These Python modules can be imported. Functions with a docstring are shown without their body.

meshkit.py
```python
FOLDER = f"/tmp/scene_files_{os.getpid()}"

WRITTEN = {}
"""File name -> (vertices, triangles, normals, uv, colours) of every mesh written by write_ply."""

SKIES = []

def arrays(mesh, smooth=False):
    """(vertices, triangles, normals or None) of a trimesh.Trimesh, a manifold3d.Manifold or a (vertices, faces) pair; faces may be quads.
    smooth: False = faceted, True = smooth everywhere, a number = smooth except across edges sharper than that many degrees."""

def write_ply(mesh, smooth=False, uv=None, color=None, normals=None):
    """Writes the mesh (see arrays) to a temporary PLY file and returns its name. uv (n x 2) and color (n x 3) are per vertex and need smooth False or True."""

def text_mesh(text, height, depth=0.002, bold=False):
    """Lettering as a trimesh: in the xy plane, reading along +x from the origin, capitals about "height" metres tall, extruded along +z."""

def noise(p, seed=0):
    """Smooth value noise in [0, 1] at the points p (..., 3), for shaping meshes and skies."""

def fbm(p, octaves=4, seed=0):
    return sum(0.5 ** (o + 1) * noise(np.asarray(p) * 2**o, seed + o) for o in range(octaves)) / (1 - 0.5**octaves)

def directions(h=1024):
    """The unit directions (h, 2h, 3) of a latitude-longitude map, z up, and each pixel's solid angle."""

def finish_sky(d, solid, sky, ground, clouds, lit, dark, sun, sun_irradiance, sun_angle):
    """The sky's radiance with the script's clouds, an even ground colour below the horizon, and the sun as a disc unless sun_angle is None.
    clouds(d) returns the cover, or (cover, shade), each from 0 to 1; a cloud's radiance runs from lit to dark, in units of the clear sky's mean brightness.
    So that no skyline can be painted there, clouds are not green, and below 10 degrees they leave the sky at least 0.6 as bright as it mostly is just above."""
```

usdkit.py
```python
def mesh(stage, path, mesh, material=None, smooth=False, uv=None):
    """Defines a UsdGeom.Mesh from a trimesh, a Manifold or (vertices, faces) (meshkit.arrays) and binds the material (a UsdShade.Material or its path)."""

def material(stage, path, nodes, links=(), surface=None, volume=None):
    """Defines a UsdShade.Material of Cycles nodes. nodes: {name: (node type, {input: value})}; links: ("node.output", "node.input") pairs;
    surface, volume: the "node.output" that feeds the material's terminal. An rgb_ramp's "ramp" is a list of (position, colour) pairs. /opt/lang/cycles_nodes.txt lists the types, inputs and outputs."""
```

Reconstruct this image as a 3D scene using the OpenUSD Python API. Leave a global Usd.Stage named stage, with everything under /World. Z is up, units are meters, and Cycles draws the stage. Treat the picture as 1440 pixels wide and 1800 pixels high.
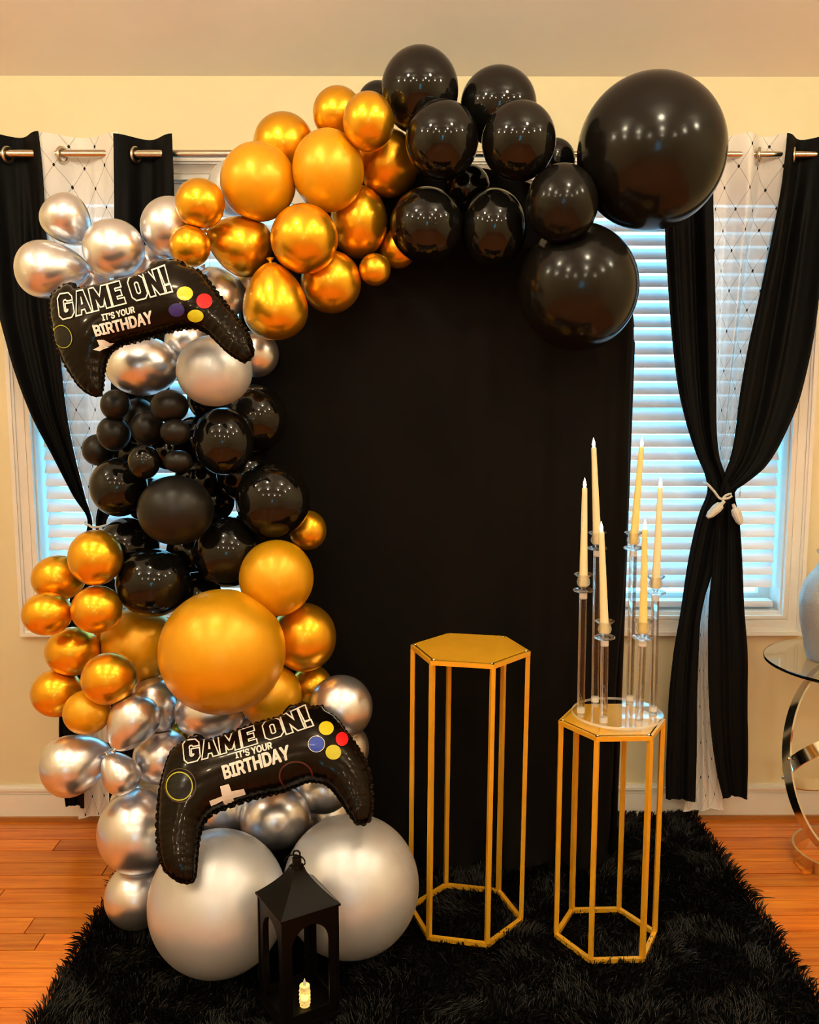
import math, random
import numpy as np, trimesh, shapely, usdkit, meshkit
from shapely.geometry import Polygon, Point, box as sbox
from shapely.ops import unary_union
from scipy.spatial import Delaunay
import scipy.sparse as sp, scipy.sparse.linalg as spl
from pxr import Usd, UsdGeom, UsdLux, UsdShade, Gf, Sdf, Vt

stage = Usd.Stage.CreateInMemory()
UsdGeom.SetStageUpAxis(stage, 'Z'); UsdGeom.SetStageMetersPerUnit(stage, 1.0)
UsdGeom.Xform.Define(stage, '/World'); UsdGeom.Scope.Define(stage, '/World/Looks')

# ---------------------------------------------------------------- camera, sky, lamps, exposure
F, TH, YAW, CAM_Y, CAM_Z = 1632.86, .1315, .0049, -3.319, 1.6      # focal length in pixels of a 1440-wide picture
EXPOSURE = 1.66
SKY, SKY_POWER = (.19, .68, 1.0), .60
LAMP, LAMP_POWER = (1.0, .87, .61), 42.0
cam = UsdGeom.Camera.Define(stage, '/World/camera')
c_, s_, cy_, sy_ = math.cos(TH), math.sin(TH), math.cos(YAW), math.sin(YAW)
FWD, UP, RIGHT = np.array([sy_*c_, cy_*c_, -s_]), np.array([sy_*s_, cy_*s_, c_]), np.array([cy_, -sy_, 0])
cam.AddTransformOp().Set(Gf.Matrix4d(*RIGHT, 0, *UP, 0, *(-FWD), 0, 0, CAM_Y, CAM_Z, 1))
cam.CreateHorizontalApertureAttr(36.0); cam.CreateVerticalApertureAttr(45.0)
cam.CreateFocalLengthAttr(36.0*F/1440); cam.CreateClippingRangeAttr((.05, 200.0)); cam.CreateExposureAttr(EXPOSURE)
dome = UsdLux.DomeLight.Define(stage, '/World/sky')
dome.CreateColorAttr(Gf.Vec3f(*SKY)); dome.CreateIntensityAttr(SKY_POWER)

EYE = np.array([0, CAM_Y, CAM_Z])
def ray(px, py): return FWD + RIGHT*((px-720)/F) + UP*((900-py)/F)
def at(px, py, y):                                 # measured point of the place on the upright plane at depth y
    d = ray(px, py); return EYE + d*((y-CAM_Y)/d[1])
def at_z(px, py, z):                               # ... on the level plane at height z
    d = ray(px, py); return EYE + d*((z-CAM_Z)/d[2])
def depth(p): return float(np.dot(np.asarray(p)-EYE, FWD))

# ---------------------------------------------------------------- helpers
used = {}
def numbered(parent, name):
    k = used.get((parent, name), 0); used[(parent, name)] = k+1
    return f'{parent}/{name}' if k == 0 else f'{parent}/{name}_{k:03d}'
class Thing:
    def __init__(s, name, loc, label=None, cat=None, group=None, kind=None):
        s.path = numbered('/World', name); s.loc = np.asarray(loc, float)
        x = UsdGeom.Xform.Define(stage, s.path); x.AddTranslateOp().Set(Gf.Vec3d(*map(float, s.loc)))
        tag(x.GetPrim(), label, cat, group, kind)
    def part(s, name, mesh, mat, smooth=False, under=None, label=None, kind=None, uv=None):
        path = numbered(under or s.path, name)
        v, f, n = meshkit.arrays(mesh, smooth)
        m = usdkit.mesh(stage, path, (v - s.loc, f), mat, smooth=True if smooth is True else False, uv=uv)
        if n is not None and smooth is not True:
            m.CreateNormalsAttr(Vt.Vec3fArray.FromNumpy(n.astype(np.float32))); m.SetNormalsInterpolation('vertex')
        tag(m.GetPrim(), label, None, None, kind)
        return path
def tag(p, label=None, cat=None, group=None, kind=None):
    for k, v in (('label', label), ('category', cat), ('group', group), ('kind', kind)):
        if v: p.SetCustomDataByKey(k, v)
def single(name, mesh, mat, label=None, cat=None, group=None, kind=None, smooth=False):
    m = usdkit.mesh(stage, numbered('/World', name), mesh, mat, smooth=smooth); tag(m.GetPrim(), label, cat, group, kind); return m
cat_ = trimesh.util.concatenate
def bx(x0, x1, y0, y1, z0, z1):
    m = trimesh.creation.box([abs(x1-x0), abs(y1-y0), abs(z1-z0)]); m.apply_translation([(x0+x1)/2, (y0+y1)/2, (z0+z1)/2]); return m
def bar(a, b, w, h=None, up=(0, 0, 1), ext=0.0):  # a square bar from a to b
    a, b = np.asarray(a, float), np.asarray(b, float); L = np.linalg.norm(b-a); d = (b-a)/L
    s = np.cross(d, up); s = s/np.linalg.norm(s) if np.linalg.norm(s) > 1e-6 else np.array([1., 0, 0])
    u = np.cross(s, d); M = np.eye(4); M[:3, 0], M[:3, 1], M[:3, 2], M[:3, 3] = s, u, d, (a+b)/2
    m = trimesh.creation.box([w, h or w, L+2*ext]); m.apply_transform(M); return m
def lathe(prof, n=32, loc=(0, 0, 0), axis=None):
    m = trimesh.creation.revolve(np.asarray(prof, float), sections=n)
    if axis is not None: m.apply_transform(trimesh.geometry.align_vectors([0, 0, 1], axis))
    m.apply_translation(loc); return m
def tube(pts, r, n=10):
    pts = np.asarray(pts, float); k = len(pts); r = np.broadcast_to(r, k)
    t = np.gradient(pts, axis=0); t /= np.linalg.norm(t, axis=1)[:, None]
    ref = np.array([0, 0, 1.]) if abs(t[:, 2]).mean() < .9 else np.array([1., 0, 0])
    a = np.cross(t, ref); a /= np.linalg.norm(a, axis=1)[:, None]; b = np.cross(t, a)
    an = np.linspace(0, 2*np.pi, n, endpoint=False)
    v = pts[:, None] + r[:, None, None]*(np.cos(an)[None, :, None]*a[:, None] + np.sin(an)[None, :, None]*b[:, None])
    v = np.vstack([v.reshape(-1, 3), pts[:1], pts[-1:]]); f = []
    for i in range(k-1):
        for j in range(n):
            p, q = i*n+j, i*n+(j+1) % n; f += [[p, q, q+n], [p, q+n, p+n]]
    f += [[k*n, (j+1) % n, j] for j in range(n)] + [[k*n+1, (k-1)*n+j, (k-1)*n+(j+1) % n] for j in range(n)]
    return trimesh.Trimesh(v, f, process=False)
def spline(pts, n=40):
    from scipy.interpolate import PchipInterpolator
    pts = np.asarray(pts, float); t = np.r_[0, np.cumsum(np.linalg.norm(np.diff(pts, axis=0), axis=1))]
    return PchipInterpolator(t, pts)(np.linspace(0, t[-1], n))
def torus(R, r, loc, axis=(0, 0, 1), n=36, k=10):
    m = trimesh.creation.torus(R, r, major_sections=n, minor_sections=k)
    m.apply_transform(trimesh.geometry.align_vectors([0, 0, 1], axis)); m.apply_translation(loc); return m

def M_(name, base=(.8, .8, .8), rough=.5, metal=0.0, **kw):
    p = {'base_color': base, 'roughness': rough, 'metallic': metal}; p.update(kw)
    return usdkit.material(stage, '/World/Looks/'+name, {'p': ('principled_bsdf', p)}, surface='p.BSDF')
def M_noise(name, c1, c2, scale=(1, 1, 1), rough=.5, bump=0.0, detail=4, nscale=1.0, metal=0.0, ramp=(.35, .65), dist=.002, **kw):
    p = {'roughness': rough, 'metallic': metal}; p.update(kw)
    nodes = {'g': ('geometry', {}), 'm': ('mapping', {'scale': scale}), 'n': ('noise_texture', {'scale': nscale, 'detail': detail, 'roughness': .6}),
             'r': ('rgb_ramp', {'ramp': [(0, c1), (ramp[0], c1), (ramp[1], c2), (1, c2)]}), 'p': ('principled_bsdf', p)}
    links = [('g.position', 'm.vector'), ('m.vector', 'n.vector'), ('n.fac', 'r.fac'), ('r.color', 'p.base_color')]
    if bump:
        nodes['b'] = ('bump', {'strength': bump, 'distance': dist}); links += [('n.fac', 'b.height'), ('b.normal', 'p.normal')]
    return usdkit.material(stage, '/World/Looks/'+name, nodes, links, surface='p.BSDF')

# ---------------------------------------------------------------- materials
WALL = M_noise('wall_paint', (.73, .655, .43), (.76, .685, .45), nscale=3, rough=.6)
CEIL = M_noise('ceiling_paint', (.80, .77, .72), (.83, .80, .75), nscale=2, rough=.8)
TRIM = M_noise('white_trim_paint', (.80, .77, .72), (.84, .81, .76), nscale=4, rough=.35)
BLIND = usdkit.material(stage, '/World/Looks/blind_slat', {'d': ('principled_bsdf', {'base_color': (.90, .87, .89), 'roughness': .45}), 't': ('translucent_bsdf', {'color': (.8, .8, .82)}), 'm': ('mix_closure', {'fac': .10})},
                        [('d.BSDF', 'm.closure1'), ('t.BSDF', 'm.closure2')], surface='m.closure')
PANE = usdkit.material(stage, '/World/Looks/window_glass', {'t': ('transparent_bsdf', {'color': (.97, .99, 1)}), 'g': ('glossy_bsdf', {'roughness': .02}), 'ff': ('fresnel', {'IOR': 1.45}), 'gb': ('geometry', {}), 'f': ('math', {'math_type': 'multiply'}), 'iv': ('math', {'math_type': 'subtract', 'value1': 1.0}), 'm': ('mix_closure', {})},
                       [('gb.backfacing', 'iv.value2'), ('ff.fac', 'f.value1'), ('iv.value', 'f.value2'), ('f.value', 'm.fac'), ('t.BSDF', 'm.closure1'), ('g.BSDF', 'm.closure2')], surface='m.closure')
GOLD_CHROME = M_('gold_chrome_latex', (.84, .42, .012), .29, .88, coat_weight=.25, coat_roughness=.12)
GOLD_PEARL = M_('gold_pearl_latex', (.76, .37, .004), .36, .45, coat_weight=.15, coat_roughness=.25)
SILVER_CHROME = M_('silver_chrome_latex', (.76, .77, .82), .29, .92, coat_weight=.2, coat_roughness=.1)
SILVER_PEARL = M_noise('silver_pearl_latex', (.50, .52, .57), (.60, .62, .66), nscale=9, rough=.38, metal=.50, ramp=(.2, .45), coat_weight=.2, coat_roughness=.2)
BLACK_GLOSS = M_('black_gloss_latex', (.004, .0036, .003), .075, 0, specular_ior_level=.38)
BLACK_SATIN = M_('black_satin_latex', (.008, .007, .006), .34, 0, specular_ior_level=.30)
BLACK_LARGE = M_('black_stretched_latex', (.006, .005, .004), .16, 0, specular_ior_level=.26)
PLATE = usdkit.material(stage, '/World/Looks/clear_acrylic_plate', {'t': ('transparent_bsdf', {'color': (.985, .985, .97)}), 'g': ('glossy_bsdf', {'roughness': .02, 'color': (1, 1, 1)}), 'ff': ('fresnel', {'IOR': 1.45}), 'gb': ('geometry', {}), 'f': ('math', {'math_type': 'multiply'}), 'iv': ('math', {'math_type': 'subtract', 'value1': 1.0}), 'm': ('mix_closure', {})},
                        [('gb.backfacing', 'iv.value2'), ('ff.fac', 'f.value1'), ('iv.value', 'f.value2'), ('f.value', 'm.fac'), ('t.BSDF', 'm.closure1'), ('g.BSDF', 'm.closure2')], surface='m.closure')
FABRIC = M_noise('black_backdrop_fabric', (.0018, .0014, .0011), (.0036, .0028, .0021), scale=(1, 1, .4), nscale=6, rough=.8, specular_ior_level=.12)
CURTAIN = M_noise('black_curtain_fabric', (.0014, .0016, .0020), (.0024, .0027, .0032), scale=(400, 400, 60), rough=.7, specular_ior_level=.14, bump=.1)
RODM = M_('brushed_nickel_rod', (.62, .54, .43), .22, 1.0)
STANDM = M_noise('gold_painted_metal', (.82, .41, .018), (.86, .44, .022), nscale=20, rough=.4, metal=.25)
CHROME = M_('chrome', (.72, .70, .66), .12, 1.0)
ACRYLIC = usdkit.material(stage, '/World/Looks/clear_acrylic', {'t': ('transparent_bsdf', {'color': (.97, .97, .96)}), 'g': ('glossy_bsdf', {'roughness': .03, 'color': (1, 1, 1)}), 'ff': ('fresnel', {'IOR': 1.5}), 'gb': ('geometry', {}), 'f': ('math', {'math_type': 'multiply'}), 'iv': ('math', {'math_type': 'subtract', 'value1': 1.0}), 'm': ('mix_closure', {}), 'r': ('glass_bsdf', {'color': (1, 1, 1), 'roughness': .0, 'IOR': 1.46}), 'o': ('mix_closure', {'fac': .55})},
                          [('gb.backfacing', 'iv.value2'), ('ff.fac', 'f.value1'), ('iv.value', 'f.value2'), ('f.value', 'm.fac'), ('t.BSDF', 'm.closure1'), ('g.BSDF', 'm.closure2'), ('m.closure', 'o.closure1'), ('r.BSDF', 'o.closure2')], surface='o.closure')
FROST = usdkit.material(stage, '/World/Looks/frosted_ferrule', {'d': ('principled_bsdf', {'base_color': (.85, .83, .80), 'roughness': .35}), 't': ('transparent_bsdf', {}), 'm': ('mix_closure', {'fac': .6})}, [('t.BSDF', 'm.closure1'), ('d.BSDF', 'm.closure2')], surface='m.closure')
TGLASS = M_('table_glass', (.86, .95, .92), .01, 0, transmission_weight=1.0, ior=1.45)
CORD = M_noise('silver_cord', (.55, .52, .47), (.75, .71, .64), scale=(1, 1, 1), nscale=300, rough=.5)
LANTERNM = M_('black_lantern_metal', (.0022, .0017, .0014), .38, .0, specular_ior_level=.14)
FOIL = M_('black_foil', (.003, .002, .0014), .20, .0, coat_weight=.16, coat_roughness=.03, specular_ior_level=.11, specular_tint=(1, .75, .5))
PRINT_WHITE = M_('white_print', (.74, .69, .66), .4)
PLASTIC_CORD = M_('white_plastic', (.8, .8, .8), .4)
def emit(name, color, strength): return usdkit.material(stage, '/World/Looks/'+name, {'e': ('emission', {'color': color, 'strength': strength})}, surface='e.emission')

# ---------------------------------------------------------------- the room
XL, XR, YB = -2.9, 2.9, -6.6
ZW = float(at(720, 134, 0)[2]); ZC = 3.1; YS = -1.25           # back wall height, flat ceiling height, foot of the slope
wx0, wx1 = float(at(70, 1000, 0)[0]), float(at(1377, 1000, 0)[0])
wz0, wz1 = float(at(712, 1081, 0)[2]), float(at(712, 318, 0)[2])
xm = (wx0+wx1)/2; MUL = .07                                    # mullion half width between the two windows
OPEN = [(wx0, xm-MUL), (xm+MUL, wx1)]
WD = .14                                                        # depth of the reveal
T = Thing('wall_back', (0, 0, 0), 'cream painted back wall behind the balloon arch', kind='structure')
parts = [bx(XL, wx0, 0, WD, 0, ZW), bx(wx1, XR, 0, WD, 0, ZW), bx(wx0, wx1, 0, WD, 0, wz0), bx(wx0, wx1, 0, WD, wz1, ZW), bx(xm-MUL, xm+MUL, 0, WD, wz0, wz1), bx(XL, XR, 0, WD, ZW, ZW+.15)]
T.part('wall_surface', cat_(parts), WALL)
for nm, x0, x1 in (('wall_left', XL-.12, XL), ('wall_right', XR, XR+.12)):
    single(nm, bx(x0, x1, YB, WD, 0, ZC+.1), WALL, 'cream painted side wall', kind='structure')
rw = (-.15, .40, 1.25, 2.15)                                         # unseen window behind the camera, its daylight mirrored in the balloons
single('wall_rear', cat_([bx(XL, rw[0], YB-.12, YB, 0, ZC), bx(rw[1], XR, YB-.12, YB, 0, ZC), bx(rw[0], rw[1], YB-.12, YB, 0, rw[2]), bx(rw[0], rw[1], YB-.12, YB, rw[3], ZC)]), WALL, 'cream rear wall behind the camera', kind='structure')
T = Thing('window_3', (0, YB, 0), 'unseen white window in the rear wall, lighting the balloons from behind the camera', kind='structure')
T.part('window_frame', cat_([bx(rw[0]-.08, rw[0], YB, YB+.02, rw[2]-.08, rw[3]+.08), bx(rw[1], rw[1]+.08, YB, YB+.02, rw[2]-.08, rw[3]+.08), bx(rw[0], rw[1], YB, YB+.02, rw[2]-.08, rw[2]), bx(rw[0], rw[1], YB, YB+.02, rw[3], rw[3]+.08), bx(rw[0], rw[1], YB-.06, YB-.03, 1.57, 1.63)]), TRIM)
T.part('pane', bx(rw[0], rw[1], YB-.07, YB-.065, rw[2], rw[3]), PANE)
# ceiling: a slope rising from the back wall, then flat
prof = Polygon([(.14, ZW), (0, ZW), (YS, ZC), (YB, ZC), (YB, ZC+.1), (YS-.02, ZC+.1), (.14, ZW+.12)])
cm = trimesh.creation.extrude_polygon(prof, XR-XL+.24, engine='earcut')
cm.apply_transform(np.array([[0, 0, 1, XL-.12], [1, 0, 0, 0], [0, 1, 0, 0], [0, 0, 0, 1.]]))
single('ceiling', cm, CEIL, 'pale ceiling sloping up from the back wall', kind='structure')
# floor
R = random.Random(4)
T = Thing('floor', (0, 0, 0), 'glossy orange hardwood plank floor', kind='structure')
def wood(i):
    k = .82 + .09*i
    a, b = (.92*k, .275*k*(1-.03*(i % 3)), .017*k), (.66*k, .130*k, .007*k)
    nodes = {'g': ('geometry', {}), 'm': ('mapping', {'scale': (1.6, 26, 10), 'location': (3.7*i, 1.3*i, 0)}), 'n': ('noise_texture', {'scale': 1.3, 'detail': 6, 'roughness': .62, 'distortion': .9}),
             'm2': ('mapping', {'scale': (5, 160, 1)}), 'n2': ('noise_texture', {'scale': 1.0, 'detail': 3}),
             'r': ('rgb_ramp', {'ramp': [(0, b), (.34, b), (.60, a), (1, a)]}), 'mx': ('mix', {'mix_type': 'multiply', 'fac': .35}), 'p': ('principled_bsdf', {'roughness': .27, 'coat_weight': .25, 'coat_roughness': .15}), 'b': ('bump', {'strength': .12, 'distance': .001})}
    return usdkit.material(stage, f'/World/Looks/oak_plank_{i}', nodes, [('g.position', 'm.vector'), ('m.vector', 'n.vector'), ('g.position', 'm2.vector'), ('m2.vector', 'n2.vector'), ('n.fac', 'r.fac'), ('r.color', 'mx.color1'), ('n2.fac', 'mx.color2'), ('mx.color', 'p.base_color'), ('n.fac', 'b.height'), ('b.normal', 'p.normal')], surface='p.BSDF')
WOODS = [wood(i) for i in range(5)]
T.part('subfloor', bx(XL, XR, YB, WD, -.10, -.014), M_('dark_subfloor', (.08, .02, .005), .8))
PW = .083
for k in range(20):
    y1 = 0 - k*PW; x = max(XL, -2.3 - R.random()*.7)
    while x < XR-.01:
        L = R.uniform(.55, 1.25); x1 = min(x+L, XR); x1 = XR if XR-x1 < .3 else x1
        m = bx(x+.0007, x1-.0007, y1-PW+.0006, y1-.0006, -.0139, 0)
        top = m.vertices[:, 2] > -.001; c = m.vertices.mean(0)
        m.vertices[top, 0] += np.where(m.vertices[top, 0] > c[0], -.0012, .0012); m.vertices[top, 1] += np.where(m.vertices[top, 1] > c[1], -.0012, .0012)
        m2 = bx(x+.0007, x1-.0007, y1-PW+.0006, y1-.0006, -.0139, -.0012); m2.vertices[m2.vertices[:, 2] > -.005, 2] = -.0012
        T.part('plank', m, R.choice(WOODS)); x = x1
T.part('plank_field', bx(XL, XR, YB, -20*PW, -.0139, 0), WOODS[2], kind='stuff')
# baseboard with a stepped cap
bz = float(at(712, 1378, 0)[2])
T = Thing('baseboard_back', (0, 0, 0), 'white stepped baseboard along the back wall', kind='structure')
T.part('board', bx(XL, XR, -.014, 0, 0, bz*.74), TRIM)
T.part('cap_moulding', cat_([bx(XL, XR, -.011, 0, bz*.75, bz*.86), bx(XL, XR, -.018, 0, bz*.86, bz*.93), bx(XL, XR, -.009, 0, bz*.93, bz)]), TRIM)
T.part('shoe_moulding', bx(XL, XR, -.026, -.014, 0, .014), M_('shoe_wood', (.42, .16, .03), .4))
# windows: casing, reveal, sill, sash, pane
cw = .072
T = Thing('trim_1', (0, 0, 0), 'white window casing around both windows', kind='structure')
def frame(o, i, y0, y1):                                        # mitred band between two rectangles, as four boards
    return [bx(o[0], i[0], y0, y1, o[2], o[3]), bx(i[1], o[1], y0, y1, o[2], o[3]), bx(i[0], i[1], y0, y1, o[2], i[2]), bx(i[0], i[1], y0, y1, i[3], o[3])]
for k, (a, b, d) in enumerate(((0, .014, .030), (.014, .022, .024), (.022, .052, .018), (.052, .060, .014), (.060, cw, .020))):
    o = (wx0-cw+a, wx1+cw-a, wz0-cw+a, wz1+cw-a); i = (wx0-cw+b, wx1+cw-b, wz0-cw+b, wz1+cw-b)
    T.part('casing', cat_(frame(o, i, -d, 0)), TRIM)
T.part('mullion', bx(xm-MUL, xm+MUL, -.018, 0, wz0, wz1), TRIM)
for k, (a, b) in enumerate(OPEN):
    T = Thing(f'window_{k+1}', ((a+b)/2, .1, wz0), ('left', 'right')[k]+' white sash window behind its blind', kind='structure')
    T.part('jamb', cat_(frame((a, b, wz0, wz1), (a+.006, b-.006, wz0+.012, wz1-.006), .0, .13)), TRIM)
    T.part('sash_frame', cat_(frame((a+.006, b-.006, wz0+.012, wz1-.006), (a+.05, b-.05, wz0+.06, wz1-.05), .10, .13) + [bx(a+.05, b-.05, .10, .13, (wz0+wz1)/2-.02, (wz0+wz1)/2+.02)]), TRIM)
    T.part('pane', bx(a+.05, b-.05, .112, .116, wz0+.06, wz1-.05), PANE)
# blinds
PITCH, SW, TILT = .0472, .050, math.radians(35)
for k, (a, b) in enumerate(OPEN):
    x0, x1, yb = a+.02, b-.02, .055
    T = Thing('window_blind', ((x0+x1)/2, yb, wz1-.006), ('white slatted blind in the left window behind the left drapes', 'white slatted blind in the right window behind the candles')[k], 'blind', 'window blinds')
    T.part('headrail', bx(x0, x1, yb-.028, yb+.028, wz1-.058, wz1-.006), BLIND)
    T.part('valance', cat_([bx(x0-.008, x1+.008, yb-.042, yb-.034, wz1-.075, wz1-.006), bx(x0-.008, x1+.008, yb-.046, yb-.034, wz1-.075, wz1-.068)]), TRIM)
    z = wz1-.095; zs = []
    zb = wz0+.040
    while z > zb+.045:
        zs.append(z); z -= PITCH
    for z in zs:
        n = 7; s = np.linspace(-.5, .5, n); crown = .0035*(1-(2*s)**2)
        yy = s*SW*math.sin(TILT) - crown*math.cos(TILT); zz = s*SW*math.cos(TILT) + crown*math.sin(TILT)   # room edge (s<0) down
        v = []; 
        for x in (x0, x1):
            for side in (0, .0024):
                v += [(x, yb+y_+side, z+z_) for y_, z_ in zip(yy, zz)]
        f = []; Q = lambda a_, b_, c_2, d_: f.extend([[a_, b_, c_2], [a_, c_2, d_]])
        for i in range(n-1):
            Q(i, i+1, 2*n+i+1, 2*n+i); Q(n+i+1, n+i, 3*n+i, 3*n+i+1); Q(i, n+i, n+i+1, i+1); Q(2*n+i, 2*n+i+1, 3*n+i+1, 3*n+i)
        Q(0, 2*n, 3*n, n); Q(n-1, 2*n-1, 4*n-1, 3*n-1)
        T.part('slat', trimesh.Trimesh(v, f, process=False), BLIND)
    T.part('bottom_rail', cat_([bx(x0, x1, yb-.026, yb+.026, zb-.018, zb+.004), bx(x0, x1, yb-.030, yb+.026, zb-.012, zb-.002)]), BLIND)
    for q in (.14, .5, .86):
        xq = x0+(x1-x0)*q
        T.part('ladder_cord', cat_([tube([(xq, yb-.031, wz1-.06), (xq, yb-.031, zb)], .0009, 5), tube([(xq, yb+.033, wz1-.06), (xq, yb+.033, zb)], .0009, 5)]), PLASTIC_CORD)
    if k: 
        pc = at(1301, 868, yb-.05)
        T.part('pull_cord', cat_([tube([(pc[0], yb-.05, wz1-.07), (pc[0], yb-.05, pc[2])], .001, 5), lathe([(0, 0), (.004, .002), (.003, .022), (0, .024)], 10, (pc[0], yb-.05, pc[2]-.012))]), PLASTIC_CORD)
# unseen ceiling lamps, hung to light wall and ceiling; rear row added for fill
LENS = emit('lamp_lens', LAMP, LAMP_POWER)
RINGM = M_('lamp_trim', (.8, .78, .72), .4)
rows = [(-1.75, 'row nearest the arch'), (-2.85, 'middle row'), (-5.0, 'rear row added for fill')]
for y, nm in rows:
    for i, x in enumerate((-2.0, -.68, .64, 1.96)):
        T = Thing('unseen_ceiling_light', (x, y, ZC), f'unseen globe ceiling light in the {nm}, {("far left", "left of centre", "right of centre", "far right")[i]}', 'ceiling light', 'unseen ceiling lights')
        T.part('canopy', lathe([(0, 0), (.062, 0), (.060, -.012), (.020, -.022), (0, -.022)][::-1], 28, (x, y, ZC)), RINGM, 40)
        T.part('stem', trimesh.creation.cylinder(radius=.009, segment=[(x, y, ZC-.02), (x, y, ZC-.20)], sections=14), RINGM, 40)
        T.part('globe', trimesh.creation.icosphere(3, .06).apply_translation((x, y, ZC-.255)), LENS, True)

# ---------------------------------------------------------------- curtain rod and curtains
ROD_Y = -.115
rz = float(at(712, 271, ROD_Y)[2]); ra, rb = float(at(-70, 271, ROD_Y)[0]), float(at(1520, 271, ROD_Y)[0])
T = Thing('curtain_rod', (0, ROD_Y, rz), 'long brushed metal curtain rod above both windows', 'curtain rod')
T.part('pole', trimesh.creation.cylinder(radius=.0125, segment=[(ra, ROD_Y, rz), (xm, ROD_Y, rz)], sections=24), RODM, 40)
T.part('inner_pole', trimesh.creation.cylinder(radius=.0108, segment=[(xm-.2, ROD_Y, rz), (rb, ROD_Y, rz)], sections=24), RODM, 40)
for x, d in ((ra, -1), (rb, 1)):
    T.part('finial', lathe([(0, -.01), (.015, -.01), (.015, .004), (.010, .008), (.022, .022), (.024, .034), (.016, .05), (0, .056)], 24, (x, ROD_Y, rz), (d, 0, 0)), RODM, 40)
for x in (ra+.05, xm, rb-.05):
    T.part('wall_bracket', cat_([bx(x-.008, x+.008, ROD_Y, -.004, rz-.022, rz-.013), bx(x-.02, x+.02, -.006, 0, rz-.06, rz+.02)]), RODM)

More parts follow.
